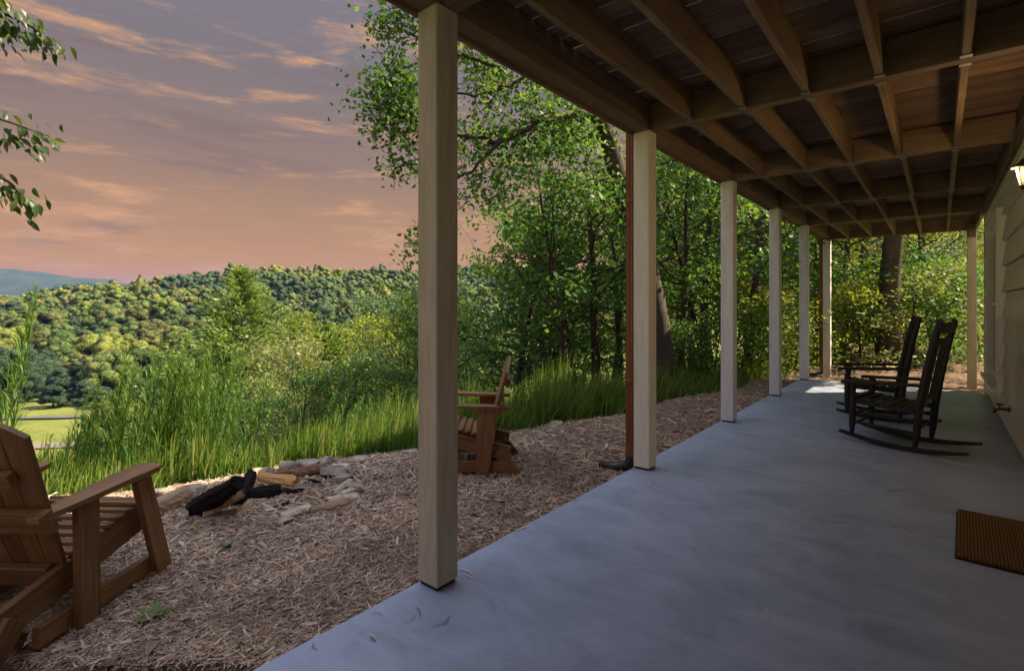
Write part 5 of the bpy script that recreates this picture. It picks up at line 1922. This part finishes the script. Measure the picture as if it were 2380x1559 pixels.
# tall weeds standing above the grass
def weed_mesh(seed, H):
    rng = np.random.default_rng(seed)
    st_ = wob(rng, (0, 0, -0.05), (0.16, 0.10, 1), H, 7, 0.04)
    A = Acc()
    A.tube(st_, np.linspace(0.0055, 0.002, 8), 5)
    stem = A.mesh('stem', True)
    n = int(75 * H)
    f = rng.uniform(0.12, 1.0, n) ** 0.9
    k = np.clip((f * 7).astype(int), 0, 6)
    p = st_[k] + (st_[k + 1] - st_[k]) * (f * 7 - k)[:, None]
    az = rng.uniform(0, 2 * np.pi, n)
    L = (0.34 * (1.15 - f) + 0.07) * rng.uniform(0.5, 1.2, n)
    el_ = rng.uniform(0.95, 1.45, n)
    d = np.stack([np.cos(az) * np.cos(el_), np.sin(az) * np.cos(el_), np.sin(el_)], -1)
    s = np.stack([-np.sin(az), np.cos(az), 0 * az], -1)
    W = rng.uniform(0.0028, 0.006, n)[:, None]
    mid = p + d * L[:, None] * 0.5
    tip = p + d * L[:, None]
    tip[:, 2] -= L * 0.25
    V = np.stack([p, mid + s * W, tip, mid - s * W], 1).reshape(-1, 3)
    return stem, np_mesh('foliage', V, np.arange(n)[:, None] * 4 + np.arange(4))


weeds = []
for i in range(5):
    t = thing('tall_weed', 'tall leafy green weed stem standing in the grass at the crest', 'weed', group='tall weeds at the crest')
    sm, fm = weed_mesh(600 + i, 1.25 + 0.12 * i)
    obj('stem', sm, M['weed'], t)
    obj('foliage', fm, M['weed'], t)
    weeds.append(t)
wl = [(100, 1000, 4.2), (150, 930, 4.3), (190, 900, 4.4), (215, 860, 4.5), (240, 820, 4.4), (262, 790, 4.6), (285, 800, 4.5), (300, 840, 4.7), (330, 780, 4.6), (350, 770, 4.7), (372, 850, 4.6), (395, 800, 4.8), (415, 790, 4.8), (430, 830, 4.9),
      (440, 780, 4.9), (452, 800, 5.0), (462, 790, 4.8), (470, 830, 5.1), (485, 860, 5.0), (500, 880, 5.1), (530, 900, 5.0), (560, 880, 5.2), (590, 860, 5.3), (620, 900, 5.2), (650, 850, 5.4), (700, 900, 5.3), (760, 890, 5.5), (830, 910, 5.4), (900, 900, 5.5), (20, 640, 4.1), (5, 690, 4.1), (-20, 660, 4.2),
      (130, 960, 4.3), (175, 900, 4.5), (225, 880, 4.6), (275, 860, 4.6), (310, 820, 4.5), (360, 820, 4.8), (405, 840, 4.9), (446, 840, 5.0), (456, 770, 5.1), (474, 810, 5.2), (515, 870, 5.2), (540, 860, 5.3)]
wr = random.Random(5)
for i in range(70):
    px = wr.choice((wr.uniform(100, 520), wr.uniform(330, 490), wr.uniform(500, 965), wr.uniform(1090, 1440)))
    zc = np.interp(px, [0, 500, 970, 1440], [4.25, 5.0, 5.6, 7.4]) + wr.uniform(0.0, 0.7)
    yt = np.interp(px, [60, 200, 330, 480, 540, 960, 1090, 1440], [1010, 880, 800, 790, 890, 915, 880, 890]) + abs(wr.gauss(0, 55))
    wl.append((px, yt, float(zc)))
for i, (px, ytop, zc) in enumerate(wl):
    p = at(px - 22, 708, zc)
    zb = gz(p.x, p.y)
    ztop = CAM_H + (708 - ytop) / 1197.0 * zc
    src = weeds[i % 5]
    H0 = 1.25 + 0.12 * (i % 5)
    o = src if i < 5 else copy_tree(src)
    o.location = (p.x, p.y, zb)
    k = (ztop - zb) / H0
    o.scale = (max(k, 0.7), max(k, 0.7), k)
    o.rotation_euler = (0, 0, R(YAW) - 0.55 + random.uniform(-0.5, 0.5))

# small plants in the mulch
def sprig(p, label, n, L, mat, seed, group):
    rng = np.random.default_rng(seed)
    t = thing('seedling', label, 'plant', p, 0, group)
    lx = np.linspace(0, 1, 4)
    for k in range(n):
        V, Fc = [], []
        for x, ww in zip(lx, (0.04, 0.2, 0.17, 0.0)):
            V += [(x * L, -ww * L, 0.25 * L * math.sin(x * 2.2)), (x * L, 0, 0.25 * L * math.sin(x * 2.2) - 0.03 * L), (x * L, ww * L, 0.25 * L * math.sin(x * 2.2))]
        for i in range(3):
            for q in range(2):
                Fc.append((i * 3 + q, (i + 1) * 3 + q, (i + 1) * 3 + q + 1, i * 3 + q + 1))
        obj('leaf', py_mesh('leaf', V, Fc, True), mat, t, (0, 0, 0.008), (0, -rng.uniform(0.1, 0.7), k * 6.28 / n + rng.uniform(-0.4, 0.4)))
    return t


M['seedling'] = mat_simple('seedling', (0.16, 0.27, 0.08), 0.5, 0.3, 0, 20)
M['yellow_leaf'] = mat_simple('yellow_leaf', (0.36, 0.33, 0.06), 0.6, 0.3, 0, 20)
sprig(gp(352, 1448), 'light green seedling with broad leaves in the open mulch', 8, 0.085, M['seedling'], 1, None)
sprig(gp(472, 1508), 'small yellowing seedling low in the mulch beside the slab', 4, 0.05, M['yellow_leaf'], 2, None)
sprig(gp(455, 1238), 'yellow seedling beside the tan split log', 5, 0.06, M['yellow_leaf'], 3, None)
sprig(gp(528, 1282), 'thin green seedling between the fire pit and the chair', 5, 0.07, M['seedling'], 4, None)
sprig(gp(175, 1490), 'small green seedling by the adirondack chair foot', 5, 0.05, M['seedling'], 5, None)

for t in PROTO:          # the models the copies were taken from are not part of the yard
    for ch in list(t.children):
        bpy.data.objects.remove(ch)
    bpy.data.objects.remove(t)

# ------------------------------------------------------------------ air
hm = bpy.data.materials.new('haze')
hm.use_nodes = True
g = NT(hm.node_tree)
g.n.clear()
out = g.node('ShaderNodeOutputMaterial')
pv = g.node('ShaderNodeVolumePrincipled')
pv.inputs['Color'].default_value = (0.17, 0.32, 1.0, 1)
pv.inputs['Density'].default_value = 0.00007
pv.inputs['Anisotropy'].default_value = 0.0
g.link(pv.outputs[0], out.inputs['Volume'])
V = [(x, y, z) for z in (-60, 245) for x, y in ((-6600, -4500), (4500, -4500), (4500, 4500), (-6600, 4500))]
hz = obj('haze', py_mesh('haze', V, [(3, 2, 1, 0), (4, 5, 6, 7), (0, 1, 5, 4), (1, 2, 6, 5), (2, 3, 7, 6), (3, 0, 4, 7)]), hm)
tag(hz, 'thin blue haze in the valley air', 'haze', kind='stuff')
